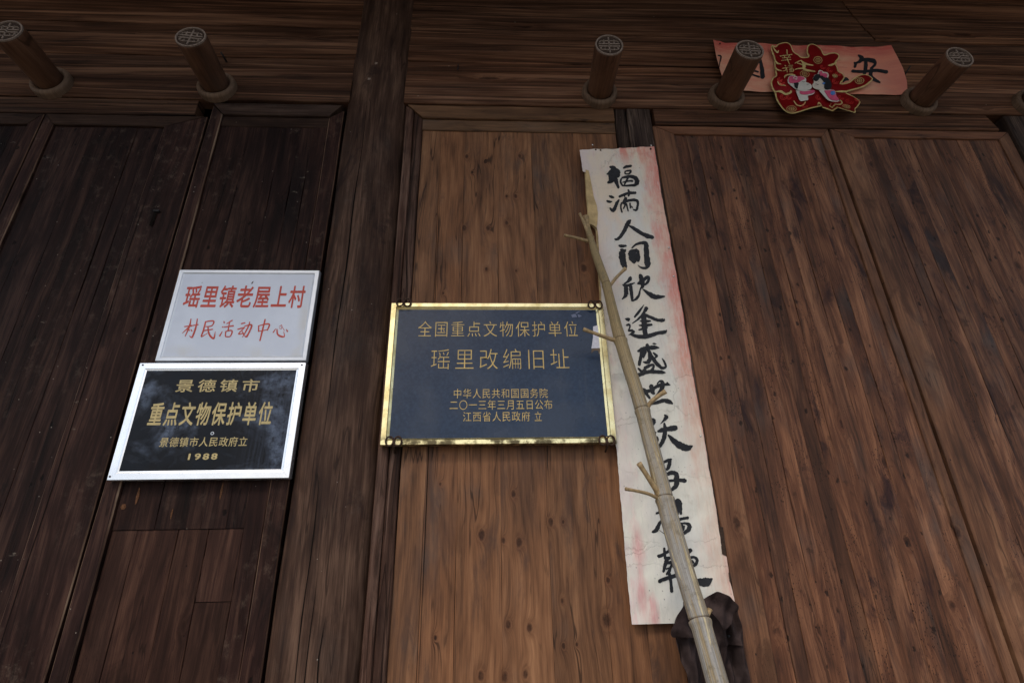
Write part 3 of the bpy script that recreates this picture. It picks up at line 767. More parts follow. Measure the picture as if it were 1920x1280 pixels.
# ------------------------------------------------------------------ wall pegs (round timber clasps)
LEN = .25
def make_peg(label):
    t = thing('lintel_peg', label, 'peg', (0, 0, 0), 'carved timber pegs along the lintel')
    t['shift'] = 0
    r = .0615
    # shaft with octagon-soft round section, slightly tapered towards the lintel
    pts = [(0, .02, 0), (0, -.05, 0), (0, -.15, 0), (0, -LEN+.012, 0), (0, -LEN+.004, 0), (0, -LEN, 0)]
    sh = tube('shaft', pts, [r*.93, r*.94, r*.97, r, r*.995, r*.96], M_peg, t, n=40, color=(.5, .55, .2))
    # collar: rounded ring against the lintel
    V = []; F = []; n = 40; cs = []
    for k in range(9):
        a = math.pi*k/8; cs.append((r*.93+.0125+.0135*math.cos(a), -.014-.016*math.sin(a)))
    cs = [(r*.93+.026, .01)]+cs+[(r*.93-.001, .01)]
    for i in range(n):
        a = 2*math.pi*i/n
        for rr, y in cs: V.append((math.cos(a)*rr, y, math.sin(a)*rr))
    m = len(cs)
    for i in range(n):
        for q in range(m-1):
            F.append((i*m+q, i*m+q+1, ((i+1) % n)*m+q+1, ((i+1) % n)*m+q))
    pm('collar', V, F, M_ring, t, smooth=True, color=(.5, .5, .4))
    # carved end: recessed dark disc, raised rim and raised seal-like figure
    V = [(0, -LEN-.0006, 0)]+[(math.cos(2*math.pi*i/n)*r*.93, -LEN-.0006, math.sin(2*math.pi*i/n)*r*.93) for i in range(n)]
    pm('end_recess', V, [(0, 1+(i+1) % n, 1+i) for i in range(n)], M_carved, t)
    V = []; F = []
    def bar(x0, x1, z0, z1, h=.0045):
        b = len(V); y = -LEN-h; yb = -LEN
        for yy in (yb, y):
            V.extend([(x0, yy, z0), (x1, yy, z0), (x1, yy, z1), (x0, yy, z1)])
        F.extend([(b+4, b+5, b+6, b+7), (b, b+1, b+5, b+4), (b+1, b+2, b+6, b+5), (b+2, b+3, b+7, b+6), (b+3, b, b+4, b+7)])
    def arc(r0, r1, a0, a1, h=.0045, k=28):
        b = len(V)
        for i in range(k+1):
            a = a0+(a1-a0)*i/k
            for rr, y in ((r0, -LEN), (r0+.0008, -LEN-h), (r1-.0008, -LEN-h), (r1, -LEN)): V.append((math.cos(a)*rr, y, math.sin(a)*rr))
        for i in range(k):
            for q in range(3): F.append((b+i*4+q, b+i*4+q+1, b+i*4+4+q+1, b+i*4+4+q))
    arc(r*.87, r*.985, 0, 2*math.pi, .0055, 48)
    w = .0028
    bar(-w, w, -.046, .046)
    bar(-.046, .046, .004, .004+2*w); bar(-.046, .046, -.010, -.010+2*w)
    bar(-.022, .022, .022, .022+1.6*w); bar(-.026, .026, -.030, -.030+1.6*w)
    for s in (-1, 1):
        for zz, s2 in ((.026, 1), (-.028, -1)):
            a0, a1 = (0, math.pi) if s2 > 0 else (math.pi, 2*math.pi)
            b0 = len(V)
            arc(.009, .013, a0, a1)
            for k in range(b0, len(V)): V[k] = (V[k][0]+s*.030, V[k][1], V[k][2]+zz-s2*.012)
        bar(s*.022-w*.8, s*.022+w*.8, .010, .030) if s > 0 else bar(-.022-w*.8, -.022+w*.8, .010, .030)
        bar(s*.036-w*.8, s*.036+w*.8, -.022, -.012)
    pm('carved_figure', V, F, M_carve, t)
    return t
peg = make_peg('round carved timber peg at the left edge of the photo, leftmost of all')
def copy_thing(o, label, loc, rot=0.):
    r = o.copy(); COL.objects.link(r); r['label'] = label; r.location = loc
    for ch in o.children:
        c = ch.copy(); COL.objects.link(c); c.parent = r
        if c.type == 'MESH' and c.name.startswith('shaft'): c.color = (.5*rnd.uniform(.85, 1.2), rnd.uniform(.45, .75), rnd.random(), 1)
    r.rotation_euler = (rnd.uniform(-.02, .02), rot, rnd.uniform(-.02, .02)); r.scale = (rnd.uniform(.96, 1.03), rnd.uniform(.97, 1.02), rnd.uniform(.96, 1.03))
    return r
labs = ['round carved timber peg above the narrow blackened door', 'round carved timber peg above the top of the white couplet',
        'round carved timber peg standing in front of the left end of the red banner', 'round carved timber peg just right of the red banner',
        'round timber peg cut off by the right picture edge']
PEG = [(-1.928, 3.657), (-1.212, 3.654), (.522, 3.665), (1.121, 3.657), (2.058, 3.652), (2.618, 3.650)]
peg.location = (PEG[0][0], -.018, PEG[0][1])
for lb, (x, z) in zip(labs, PEG[1:]):
    copy_thing(peg, lb, (x, -.018, z), rnd.uniform(-.12, .12))

# ------------------------------------------------------------------ framed signs
def rect_frame(parent, mat, x0, x1, z0, z1, y_back, y_front, wl, wt_, name='frame_bar', inner=.004, step=.35, drop=.006):
    """mitred four-bar frame; profile: outer flat step then raised band, then slope down to the board"""
    def prof(w):   # (distance inwards, y)
        return [(0, y_back), (0, y_front+.003), (.0015, y_front), (w*.62, y_front), (w*.70, y_front+drop*.4), (w-.001, y_front+drop), (w, y_back)]
    pr = prof(1.)
    def mk(side):
        V = []
        for e in (0, 1):
            for (d, y) in prof(1.):
                ax = d*wl if d not in (.0015,) else .0015; az = d*wt_ if d not in (.0015,) else .0015
                g = .0002
                if side == 'top': V.append((x0+ax+g if not e else x1-ax-g, y, z1-az))
                if side == 'bottom': V.append((x0+ax+g if not e else x1-ax-g, y, z0+az))
                if side == 'left': V.append((x0+ax, y, z0+az+g if not e else z1-az-g))
                if side == 'right': V.append((x1-ax, y, z0+az+g if not e else z1-az-g))
        n = len(pr); F = []
        for q in range(n-1): F.append((q, q+1, q+1+n, q+n))
        F.append(tuple(range(n))); F.append(tuple(n+q for q in reversed(range(n))))
        return pm(name, V, F, mat, parent)
    for s in ('top', 'bottom', 'left', 'right'): mk(s)
def plate(name, x0, x1, z0, z1, y, th, mat, parent):
    return poly_plate(name, [Vector((x0, y, z0)), Vector((x1, y, z0)), Vector((x1, y, z1)), Vector((x0, y, z1))], th, mat, parent)

OW = .028
a = P(337, 505, OW); b = P(600, 507, OW); c = P(573, 677, OW); d = P(290, 676, OW)
x0, x1, z1, z0 = (a.x+d.x)/2, (b.x+c.x)/2, (a.z+b.z)/2, (c.z+d.z)/2+.001
ws = thing('white_sign', 'white board with two lines of red characters in a thin metal frame', 'sign', ((x0+x1)/2, -.012, z0))
rect_frame(ws, M_alu_old, x0, x1, z0, z1, -.006, -OW, .024, .020, drop=.004)
plate('board', x0+.020, x1-.020, z0+.016, z1-.016, -OW+.003, .008, M_enamel, ws)
ow = OW-.003
lettering('lettering', '瑶里镇老屋上村', 347, 571, 536.5, 576, ow, M_redink, ws, wk=.86, bold=.018)
# second line: running hand, brushed
XK = [
 [[(155, 745, 8), (240, 735, 14)], [(232, 655, 8), (215, 740, 14), (165, 855, 8)], [(205, 755, 14), (130, 822, 4)], [(200, 760, 6), (215, 790, 10)],
  [(235, 735, 8), (315, 722, 10)], [(305, 655, 8), (285, 760, 14), (245, 865, 14), (215, 850, 5)], [(230, 775, 6), (242, 795, 12)]],
 [[(395, 690, 10), (490, 680, 12), (470, 735, 10), (400, 745, 8)], [(400, 690, 12), (370, 800, 14), (350, 860, 10), (420, 820, 5)], [(385, 790, 10), (480, 775, 10)],
  [(425, 745, 10), (440, 830, 16), (490, 880, 16), (510, 800, 4)]],
 [[(608, 682, 6), (612, 700, 14)], [(590, 745, 8), (598, 752, 12)], [(560, 850, 14), (590, 800, 6)], [(705, 672, 10), (640, 712, 7)], [(610, 750, 8), (718, 735, 12)],
  [(672, 700, 8), (655, 790, 12)], [(628, 800, 10), (625, 855, 10)], [(628, 800, 8), (700, 790, 12), (680, 855, 10), (625, 858, 9)]],
 [[(808, 712, 12), (850, 700, 10)], [(765, 775, 10), (845, 755, 12)], [(835, 765, 8), (775, 828, 10), (835, 820, 10)], [(815, 790, 4), (835, 835, 14)],
  [(845, 740, 8), (925, 725, 14), (900, 800, 14), (865, 860, 14), (840, 840, 4)], [(905, 690, 8), (880, 760, 12), (820, 865, 6)]],
 [[(1005, 735, 10), (1005, 800, 12)], [(1005, 735, 8), (1125, 715, 14), (1105, 785, 12)], [(1010, 798, 8), (1110, 780, 8)], [(1080, 662, 12), (1060, 740, 14), (1020, 905, 12)]],
 [[(1172, 812, 10), (1200, 770, 6)], [(1215, 775, 10), (1222, 830, 14), (1260, 856, 16), (1300, 855, 10), (1290, 800, 4)], [(1240, 745, 4), (1270, 728, 6), (1265, 770, 5), (1240, 760, 4)], [(1270, 740, 4), (1300, 790, 6)],
  [(1322, 775, 6), (1335, 800, 14)]]]
for ch in XK: brush('character', ch, 320, 490, 1829/300, ow+.0004, M_redink, ws, 1.35)
for (px, py, r) in ((473, 530, .004), (379, 530, .0015)):
    cc = P(px, py, ow+.0004)
    pm('paint_chip', [(cc.x-r, cc.y, cc.z-r*1.4), (cc.x+r*.3, cc.y, cc.z-r), (cc.x+r, cc.y, cc.z+r*1.8), (cc.x-r*.2, cc.y, cc.z+r)], [(0, 1, 2, 3)], M_rust, ws)

OB = .032
a = P(262, 680, OB); b = P(573, 679, OB); c = P(543, 898, OB); d = P(200, 898, OB)
bx0, bx1, bz1, bz0 = (a.x+d.x)/2, (b.x+c.x)/2, (a.z+b.z)/2, (c.z+d.z)/2
bs = thing('black_sign', 'glossy black board with gold characters and 1988 in a bright metal frame', 'sign', ((bx0+bx1)/2, -.012, bz0))
rect_frame(bs, M_alu, bx0, bx1, bz0, bz1, -.006, -OB, .036, .034, drop=.003)
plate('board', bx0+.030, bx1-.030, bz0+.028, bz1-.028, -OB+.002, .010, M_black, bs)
ob = OB-.002
lettering('lettering', '景德镇市', 331, 486, 711.5, 734, ob, M_goldink, bs, wk=.78, bold=.012)
lettering('lettering', '重点文物保护单位', 281, 510, 755, 796, ob, M_goldink, bs, wk=.84, bold=.018)
lettering('lettering', '景德镇市人民政府立', 300, 464, 819.5, 836.5, ob, M_goldink, bs, wk=.88, bold=.006)
lettering('lettering', '1988', 348.5, 408.5, 850, 861, ob, M_goldink, bs, wk=.84, bold=.03)
for (px, py) in ((398, 812),):
    cc = P(px, py, ob+.001); V = []; F = []
    for i in range(16):
        an = 2*math.pi*i/16
        for r_ in (.0035, .0055): V.append((cc.x+math.cos(an)*r_, cc.y, cc.z+math.sin(an)*r_))
    F = [(2*i, 2*i+1, (2*i+3) % 32, (2*i+2) % 32) for i in range(16)]
    pm('screw_hole_mark', V, F, M_alu_old, bs)
for (px, py) in ((268, 684), (566, 684), (524, 897), (206, 893)):
    cc = P(px, py, OB); tube('screw', [(cc.x, -OB+.003, cc.z), (cc.x, -OB-.0012, cc.z)], [.0035, .003], M_iron, bs, n=10)

OC = .034
a = P(735, 566, OC); b = P(1131, 570, OC); c = P(1157, 832, OC); d = P(711, 832, OC)
cx0, cx1, cz1, cz0 = (a.x+d.x)/2, (b.x+c.x)/2, (a.z+b.z)/2, (c.z+d.z)/2
np_ = thing('navy_plaque', 'large navy plaque with fine gold characters in a brass frame', 'plaque', ((cx0+cx1)/2, -.02, cz0))
rect_frame(np_, M_brass, cx0, cx1, cz0, cz1, -.0105, -OC, .029, .025, drop=.010)
plate('board', cx0+.026, cx1-.026, cz0+.022, cz1-.022, -OC+.009, .012, M_navy, np_)
oc_ = OC-.009
lettering('lettering', '全国重点文物保护单位', 784, 1083, 602.5, 631, oc_, M_goldthin, np_, wk=.84, bold=-.010)
lettering('lettering', '瑶里改编旧址', 808, 1067, 654, 692, oc_, M_goldthin, np_, wk=.80, bold=-.014)
lettering('lettering', '中华人民共和国国务院', 850, 1027, 728.5, 746, oc_, M_goldthin, np_, wk=.88, bold=-.006)
lettering('lettering', '二〇一三年三月五日公布', 843, 1036, 749.5, 767.5, oc_, M_goldthin, np_, wk=.88, bold=-.006)
lettering('lettering', '立', 1002, 1016, 771.5, 789.5, oc_, M_goldthin, np_, wk=1., bold=-.006)
lettering('lettering', '江西省人民政府', 868, 994, 771.5, 789.5, oc_, M_goldthin, np_, wk=.88, bold=-.006)
# reflections near the plaque's right edge, built as flat coloured pieces
refl_pts = [(1112, 612), (1122, 609), (1128, 612), (1128.5, 650), (1127, 652), (1109, 653), (1112, 632)]
poly_plate('paper_or_reflection_patch', [P(x, y, oc_+.0012) for x, y in reversed(refl_pts)], .0009, M_refl_white, np_)
refl_pts = [(1109, 653.5), (1127, 652.5), (1125, 658), (1123, 664), (1121, 657), (1114, 657), (1109, 662)]
poly_plate('paper_or_reflection_patch', [P(x, y, oc_+.0011) for x, y in reversed(refl_pts)], .0008, flat('brown_reflection_patch', (.16, .12, .09), .8, .1), np_)  # brownish lower end of the same painted reflection
for pts in ([(1071, 590), (1079, 588), (1082, 594), (1073, 595)], [(1083, 589), (1091, 592), (1085, 595)], [(1079, 586), (1090, 582), (1081, 588)]):
    poly_plate('paper_or_reflection_patch', [P(x, y, oc_+.0010) for x, y in reversed(pts)], .0007, flat('thin_reflection_patch', (.16, .18, .26), .6, .2), np_)  # small pale reflections on the plate, laid on as thin pieces
# twisted iron wire ties on four corners: two loops side by side
for k, (px, py) in enumerate(((757, 567), (1116, 571), (738, 827), (1138, 825))):
    c = P(px, py, OC+.006); rr = .0125
    t = thing('wire_tie', ('rusty figure-eight wire tie at the upper left corner of the navy plaque', 'rusty figure-eight wire tie at the upper right corner of the navy plaque',
        'rusty figure-eight wire tie at the lower left corner of the navy plaque', 'rusty figure-eight wire tie at the lower right corner of the navy plaque')[k], 'wire tie', (c.x, c.y, c.z), 'wire ties holding the navy plaque')
    for s in (-1, 1):
        pts = [(c.x+s*(rr*1.08)+math.cos(q*math.pi/9)*rr, c.y-.0015*s*math.sin(q*.7), c.z+math.sin(q*math.pi/9)*rr*1.25) for q in range(19)]
        tube('loop', pts, [.0031]*19, M_rust, t, n=8, cap=False)
    up = 1 if k < 2 else -1
    tube('wire_end', [(c.x, c.y, c.z-up*.004), (c.x+.001, c.y+.002, c.z+up*.016), (c.x, .0, c.z+up*.030)], [.0045, .0042, .003], M_rust, t, n=8)

# ------------------------------------------------------------------ couplet
cp = thing('couplet_scroll', 'long weathered white and pink paper strip of large black brushed characters', 'couplet', (.59, -.012, 1.47))
Lpx = [(1087, 281), (1093, 322), (1098, 318), (1104, 372), (1106, 420), (1119, 425), (1122, 445), (1123, 480), (1130, 600), (1145, 760), (1157, 850), (1166, 960), (1176, 1080), (1185, 1170)]
Rpx = [(1227, 277), (1241, 370), (1262, 480), (1283, 600), (1299, 700), (1313, 780), (1330, 880), (1347, 984), (1351, 1020), (1362, 1041), (1368, 1082), (1374, 1110), (1383, 1170)]
OP = .0150
Lw = [P(x, y, OP) for x, y in Lpx]; Rw = [P(x, y, OP) for x, y in Rpx]
ZT, ZB = 3.335, P(1185, 1170, OP).z
def edge_x(pts, z):
    for a, b in zip(pts, pts[1:]):
        if a.z >= z >= b.z: return a.x+(b.x-a.x)*(a.z-z)/max(1e-6, a.z-b.z)
    return pts[0].x if z > pts[0].z else pts[-1].x
def relief(x, z):
    return .0022*math.sin(x*31+z*9)*math.sin(z*13+x*5)+.0014*math.sin(z*37+x*11)+.0008*math.sin(z*71-x*60)
def sheet(name, lfun, rfun, z0, z1, nx, nz, off, mat, parent, th=.0006, topf=None, amp=1.):
    V = []; F = []
    for j in range(nz+1):
        for i in range(nx+1):
            t = i/nx; z = z0+(z1-z0)*j/nz
            if topf: z = z0+(topf(t)-z0)*j/nz
            x = lfun(z)*(1-t)+rfun(z)*t
            V.append((x, -off-relief(x, z)*amp, z))
    n0 = len(V); V += [(x, y+th, z) for x, y, z in V]
    for j in range(nz):
        for i in range(nx):
            a = j*(nx+1)+i; q = (a, a+1, a+nx+2, a+nx+1); F.append(q); F.append(tuple(n0+k for k in reversed(q)))
    ring = [i for i in range(nx+1)]+[j*(nx+1)+nx for j in range(1, nz+1)]+[nz*(nx+1)+i for i in range(nx-1, -1, -1)]+[j*(nx+1) for j in range(nz-1, 0, -1)]
    for a, b in zip(ring, ring[1:]+ring[:1]): F.append((b, a, a+n0, b+n0))
    return pm(name, V, F, mat, parent, smooth=False)
ztl = P(1087, 281, OP).z; ztr = P(1227, 277, OP).z
je = lambda z: .0006*math.sin(z*70)+.0005*math.sin(z*211)
def topf(t): return ztl+(ztr-ztl)*t + (.006 if t > .5 else 0.)+.0015*math.sin(t*40)
sh = sheet('paper', lambda z: edge_x(Lw, z)+je(z)*.7, lambda z: edge_x(Rw, z)+je(z+1)*.6, ZB, ztl, 26, 260, OP, M_couplet, cp, topf=topf)
# yellowed older strip showing beside the torn left edge
Tl = [P(x, y, OP-.0075) for x, y in ((1097, 320), (1100, 370), (1104, 420), (1110, 424), (1118, 430), (1121, 480), (1127, 590))]
Tr = [P(x, y, OP-.0075) for x, y in ((1112, 320), (1120, 372), (1128, 420), (1130, 480), (1136, 600))]
sheet('torn_backing_strip', lambda z: edge_x(Tl, z)-.003, lambda z: edge_x(Tr, z), P(1127, 590, OP-.0075).z, P(1097, 320, OP-.0075).z, 4, 60, OP-.0075, M_tan, cp)
# the yellow peel lying over the pink sheet
pk = [(1098, 318), (1104, 320), (1109, 345), (1113, 368), (1119, 385), (1121, 400), (1120, 420), (1118, 427), (1111, 421), (1105, 420), (1102, 390), (1099, 355)]
poly_plate('peeling_layer', [P(x, y, OP+.0050) for x, y in reversed(pk)], .0006, M_tan, cp)
# bare dark glue strips at the right edge
for pts in ([(1347, 985), (1356, 988), (1362, 1042), (1354, 1038)], [(1366, 1073), (1369, 1072), (1372, 1090), (1368, 1089)]):
    poly_plate('glue_strip', [P(x, y, OP+.0022) for x, y in reversed(pts)], .0006, M_carved, cp)
C1, C2, C3, C4, C5, C6 = (1080, 270, 6.4), (1120, 450, 7.53), (1140, 580, 7.53), (1160, 700, 7.11), (1180, 850, 7.11), (1190, 990, 7.11)
INK = [
 (C1, [[(405,278,18),(435,286,36),(462,300,36)],[(372,362,14),(420,345,50),(480,330,60),(528,340,18)],[(455,295,50),(440,380,80),(420,440,50),(385,465,24)],[(470,400,50),(485,460,36),(510,525,24)],[(505,320,36),(508,370,36),(475,405,24)],
       [(570,290,14),(600,272,26),(662,262,24)],[(590,325,14),(587,352,14)],[(597,325,14),(655,318,20),(640,355,16),(590,358,12)],[(552,405,18),(640,388,28),(710,400,40),(735,440,44),(725,475,40),(690,495,28),(565,498,14)],
       [(545,415,16),(535,455,18),(560,500,16)],[(625,400,18),(605,440,18),(580,490,14)],[(560,460,10),(640,440,16),(680,440,22)]]),
 (C1, [[(400,625,16),(430,635,28),(457,642,12)],[(372,682,18),(405,695,26),(432,690,10)],[(408,770,16),(440,800,34),(465,770,34),(490,710,30),(518,668,14)],
       [(520,632,22),(570,610,26),(640,590,26),(715,588,24)],[(625,552,16),(640,590,22),(628,625,18)],[(572,600,20),(585,632,14)],[(600,650,32),(580,690,34),(598,715,26)],[(548,700,14),(540,750,16),(553,818,16)],
       [(560,705,16),(620,678,22),(695,670,26),(738,690,24),(740,740,22),(725,788,22),(688,780,12)],[(598,715,16),(572,770,14)],[(608,712,18),(628,800,14)],[(650,705,16),(655,765,14)],[(665,740,10),(680,760,12)]]),
 (C1, [[(655,912,18),(630,940,42),(600,1000,40),(555,1080,36),(505,1135,28),(468,1138,18)],[(640,985,18),(700,1020,34),(780,1070,38),(850,1105,42),(920,1122,32),(935,1128,8)]]),
 (C2, [[(305,70,16),(340,78,38),(408,76,24)],[(330,128,18),(352,150,60),(352,240,78),(372,330,72),(398,385,46)],[(398,130,18),(388,165,26)],[(440,200,18),(480,165,50),(560,145,40)],[(490,190,80),(512,260,100),(520,315,44)],[(570,150,36),(582,240,40),(575,300,30)],
       [(488,112,12),(540,65,24),(620,42,32),(685,52,50),(690,120,58),(695,240,62),(708,345,66),(690,390,36),(625,390,20),(572,355,6)]]),
 (C2, [[(470,520,28),(462,545,48),(435,582,30),(380,615,16)],[(360,630,18),(400,650,46),(405,720,50),(400,780,42),(350,834,10)],[(400,648,36),(470,625,30),(528,602,12)],[(468,650,38),(480,740,42),(495,855,26)],
       [(500,862,12),(560,820,34),(588,770,24),(608,690,18),(638,650,40),(628,560,58),(605,490,38)],[(578,612,36),(620,600,46)],[(640,575,36),(700,528,40),(730,530,28),(712,590,32),(670,632,18)],[(640,692,10),(700,740,40),(790,798,58),(870,805,46),(952,792,18)]]),
 (C3, [[(505,-62,6),(450,15,28),(378,102,22)],[(540,-15,50),(510,40,30),(430,130,22),(345,194,10)],[(530,75,34),(600,112,34),(700,150,34),(780,150,40),(797,130,8)],[(455,158,12),(520,165,40),(600,162,18)],[(440,222,14),(520,225,38),(620,214,22)],
       [(435,290,18),(500,272,28),(560,258,12)],[(505,70,64),(512,180,62),(520,300,56),(530,380,56)],[(243,130,10),(285,137,44),(302,128,26)],[(262,222,22),(300,212,26),(310,250,18),(290,300,18),(335,300,34),(352,328,34),(290,363,8)],
       [(310,350,16),(380,375,36),(500,388,48),(600,370,46),(700,335,42),(800,318,40),(830,290,6)]]),
 (C3, [[(425,590,28),(480,568,48),(560,548,46),(650,537,44),(722,540,12)],[(550,500,40),(562,560,40),(592,620,38),(640,700,44),(700,780,44),(768,826,34),(818,800,26),(798,740,26),(762,688,8)],[(625,485,6),(650,485,20),(682,490,6)],
       [(480,600,46),(460,690,38),(443,780,38)],[(515,600,56),(502,680,18)],[(572,625,18),(592,700,46),(555,745,44),(498,740,12)],[(640,610,18),(672,640,30),(688,660,26),(640,700,12)],[(430,830,24),(480,885,38)],
       [(520,830,44),(600,788,34),(642,790,26),(620,860,36),(560,885,34)],[(500,855,36),(540,890,44)],[(400,917,22),(440,922,46),(540,897,28),(640,882,38),(750,885,42),(812,890,12)]]),
 (C4, [[(288,205,16),(340,222,46),(380,280,34),(415,330,24)],[(300,265,26),(350,247,38),(440,215,36),(520,170,36),(600,150,34),(682,152,14)],[(432,165,46),(455,250,46),(482,270,12)],[(510,140,12),(548,105,24),(580,130,46),(572,200,46),(530,270,32),(460,340,22),(383,412,16)],
       [(640,128,26),(660,150,22)],[(400,415,14),(500,385,34),(600,357,40),(670,372,48),(718,402,18)]]),
 (C4, [[(400,622,24),(455,622,44),(468,650,40),(450,690,22),(430,715,10)],[(478,788,38),(482,797,34)],[(500,850,38),(505,890,42),(485,905,18)],[(612,550,18),(635,582,46),(600,625,24),(555,672,6)],[(520,772,22),(580,755,48),(680,735,56),(765,722,56)],
       [(610,662,22),(615,740,42),(605,850,46),(560,950,38),(510,1003,28)],[(660,820,22),(740,900,54),(830,960,74),(915,990,72),(985,962,16)],[(400,760,40),(410,900,40),(380,1000,30)]]),
 (C5, [[(380,150,22),(435,128,22),(500,95,34),(560,75,22)],[(540,80,36),(532,150,44),(500,210,28),(440,200,14)],[(452,160,10),(475,200,18)],[(470,290,36),(555,255,42),(620,268,48),(632,340,58),(618,430,48),(545,498,24)],[(420,368,20),(500,363,28),(600,355,28),(680,355,38),(740,357,48),(757,350,14)]]),
 (C5, [[(358,797,22),(420,775,30),(500,755,24)],[(480,690,44),(484,900,46),(490,1075,42)],[(308,1045,26),(360,1015,48),(400,930,34),(452,865,18)],[(398,1020,5),(470,1075,7)],[(600,642,28),(660,638,64),(680,700,46),(690,800,28)],[(640,650,56),(650,720,38),(640,812,28)],
       [(640,885,28),(710,866,32),(788,852,30)],[(670,940,28),(740,925,24),(800,950,42),(790,1010,48),(710,1072,28)],[(695,960,50),(705,1010,46),(740,960,12)]]),
 (C6, [[(318,365,34),(345,366,38),(420,322,32),(500,280,30)],[(395,262,24),(405,330,32),(405,402,26)],[(465,240,18),(458,310,28)],[(430,400,46),(505,383,20)],[(440,400,40),(410,480,42),(383,577,26)],[(412,470,28),(500,450,36),(540,462,28),(518,512,20)],
       [(500,470,18),(460,570,36),(425,612,20)],[(420,540,16),(480,520,18)],[(325,708,40),(370,682,42),(480,650,42),(590,612,40)],[(465,600,34),(480,700,34),(493,842,36)],[(600,640,40),(610,782,28)],[(745,285,46),(725,325,26)],[(720,395,28),(800,383,28),(832,430,32),(800,490,34),(745,502,18)],
       [(760,440,44),(785,455,26)],[(700,600,30),(760,560,40),(700,700,30)],[(815,690,36),(900,715,86),(970,708,86),(1033,668,14)]]),
]
def onpaper(p, o_): return Vector((p.x, p.y-relief(p.x, p.z), p.z))
for (ox, oy, s_), st in INK:
    brush('character', st, ox, oy, s_, OP+.0008, M_ink, cp, 1.27, surf=onpaper, rough=.07)
# tacks at its edges
for k, (px, py) in enumerate(((1117, 281), (1126, 282), (1220, 279), (1221, 273), (1111, 272), (1254, 464), (1263, 518), (1313, 817))):
    c = P(px, py, OP+.002)
    tube('tack', [(c.x, c.y+.002, c.z), (c.x, c.y-.0015, c.z), (c.x, c.y-.0028, c.z)], [.0042, .0040, .0018], M_tack if k > 2 else M_rust, cp, n=10)

# ------------------------------------------------------------------ red banner and foil cut-out
bn = thing('red_banner', 'faded red paper banner with brushed black characters on the lintel', 'banner', (1.6, -.02, 3.72))
OBN = .024
bt = [P(x, y, OBN) for x, y in ((1336, 78), (1350, 76), (1360, 80), (1500, 85), (1668, 89), (1680, 112), (1690, 132), (1698, 155), (1701, 177), (1660, 178), (1600, 177), (1480, 172), (1392, 171), (1360, 173), (1348, 140), (1340, 112))]
def grid_poly(name, outline, mat, parent, yfun, nx=40, th=.0008, color=None, zcuts=0):
    """outline (x,z) cut into narrow slices so that it can bend; yfun(x,z) gives the front surface"""
    import bmesh
    bm = bmesh.new(); vs = [bm.verts.new((p[0], 0, p[1])) for p in outline]
    tri = tessellate_polygon([[Vector((p[0], p[1], 0)) for p in outline]])
    for t in tri:
        try: bm.faces.new([vs[i] for i in t])
        except ValueError: pass
    xs_ = [p[0] for p in outline]; zs_ = [p[1] for p in outline]
    for i in range(1, nx):
        x = min(xs_)+(max(xs_)-min(xs_))*i/nx
        bmesh.ops.bisect_plane(bm, geom=bm.verts[:]+bm.edges[:]+bm.faces[:], plane_co=(x, 0, 0), plane_no=(1, 0, 0))
    for i in range(1, zcuts):
        z = min(zs_)+(max(zs_)-min(zs_))*i/zcuts
        bmesh.ops.bisect_plane(bm, geom=bm.verts[:]+bm.edges[:]+bm.faces[:], plane_co=(0, 0, z), plane_no=(0, 0, 1))
    for f in bm.faces:
        if f.normal.y > 0: f.normal_flip()
    bmesh.ops.recalc_face_normals(bm, faces=bm.faces[:])
    r = bmesh.ops.solidify(bm, geom=bm.faces[:], thickness=th)
    orig = set()
    for v in bm.verts:
        v.co.y = -yfun(v.co.x, v.co.z) + v.co.y
    me = bpy.data.meshes.new(name); bm.to_mesh(me); bm.free()
    return link(name, me, mat, parent, color)
def ybn(x, z):
    return .024+.0025*math.sin(x*19+z*8)+.0015*math.sin(x*47)+(.010*max(0, (x-1.93)/.12)**2)+(.012*max(0, (1.17-x)/.05)**2)
grid_poly('paper', [(p.x, p.z) for p in bt], M_banner, bn, ybn, 50, .0008, zcuts=8)
def onban(p, o_): return Vector((p.x, -ybn(p.x, p.z)-.0016-(o_-OBN), p.z))
BK = (1320, 60, 4.8)
for st in ([[(1392,208,14),(1420,235,34),(1400,272,22)],[(1355,280,18),(1362,300,22),(1352,322,18)],[(1365,285,16),(1440,250,24),(1522,262,34),(1540,292,22),(1500,332,18)],[(1330,362,24),(1450,357,22),(1560,347,26),(1648,360,26)],[(1458,262,26),(1455,330,28),(1440,385,22)],[(1510,330,26),(1500,400,28),(1545,440,24),(1582,458,14)]],
           [[(1252,452,8),(1270,430,28),(1298,440,8)]],
           [[(115,235,10),(150,228,14),(132,300,10),(122,350,6)],[(500,240,18),(520,330,28),(530,408,36)],[(425,378,12),(500,402,14)],[(430,340,12),(490,358,12)],[(400,250,16),(500,240,14)]]):
    brush('character', st, *BK, OBN, M_ink, bn, 1.2, surf=onban)
tube('tack', [P(1350, 82, .028), P(1350, 82, .032)], [.004, .003], M_rust, bn, n=8)

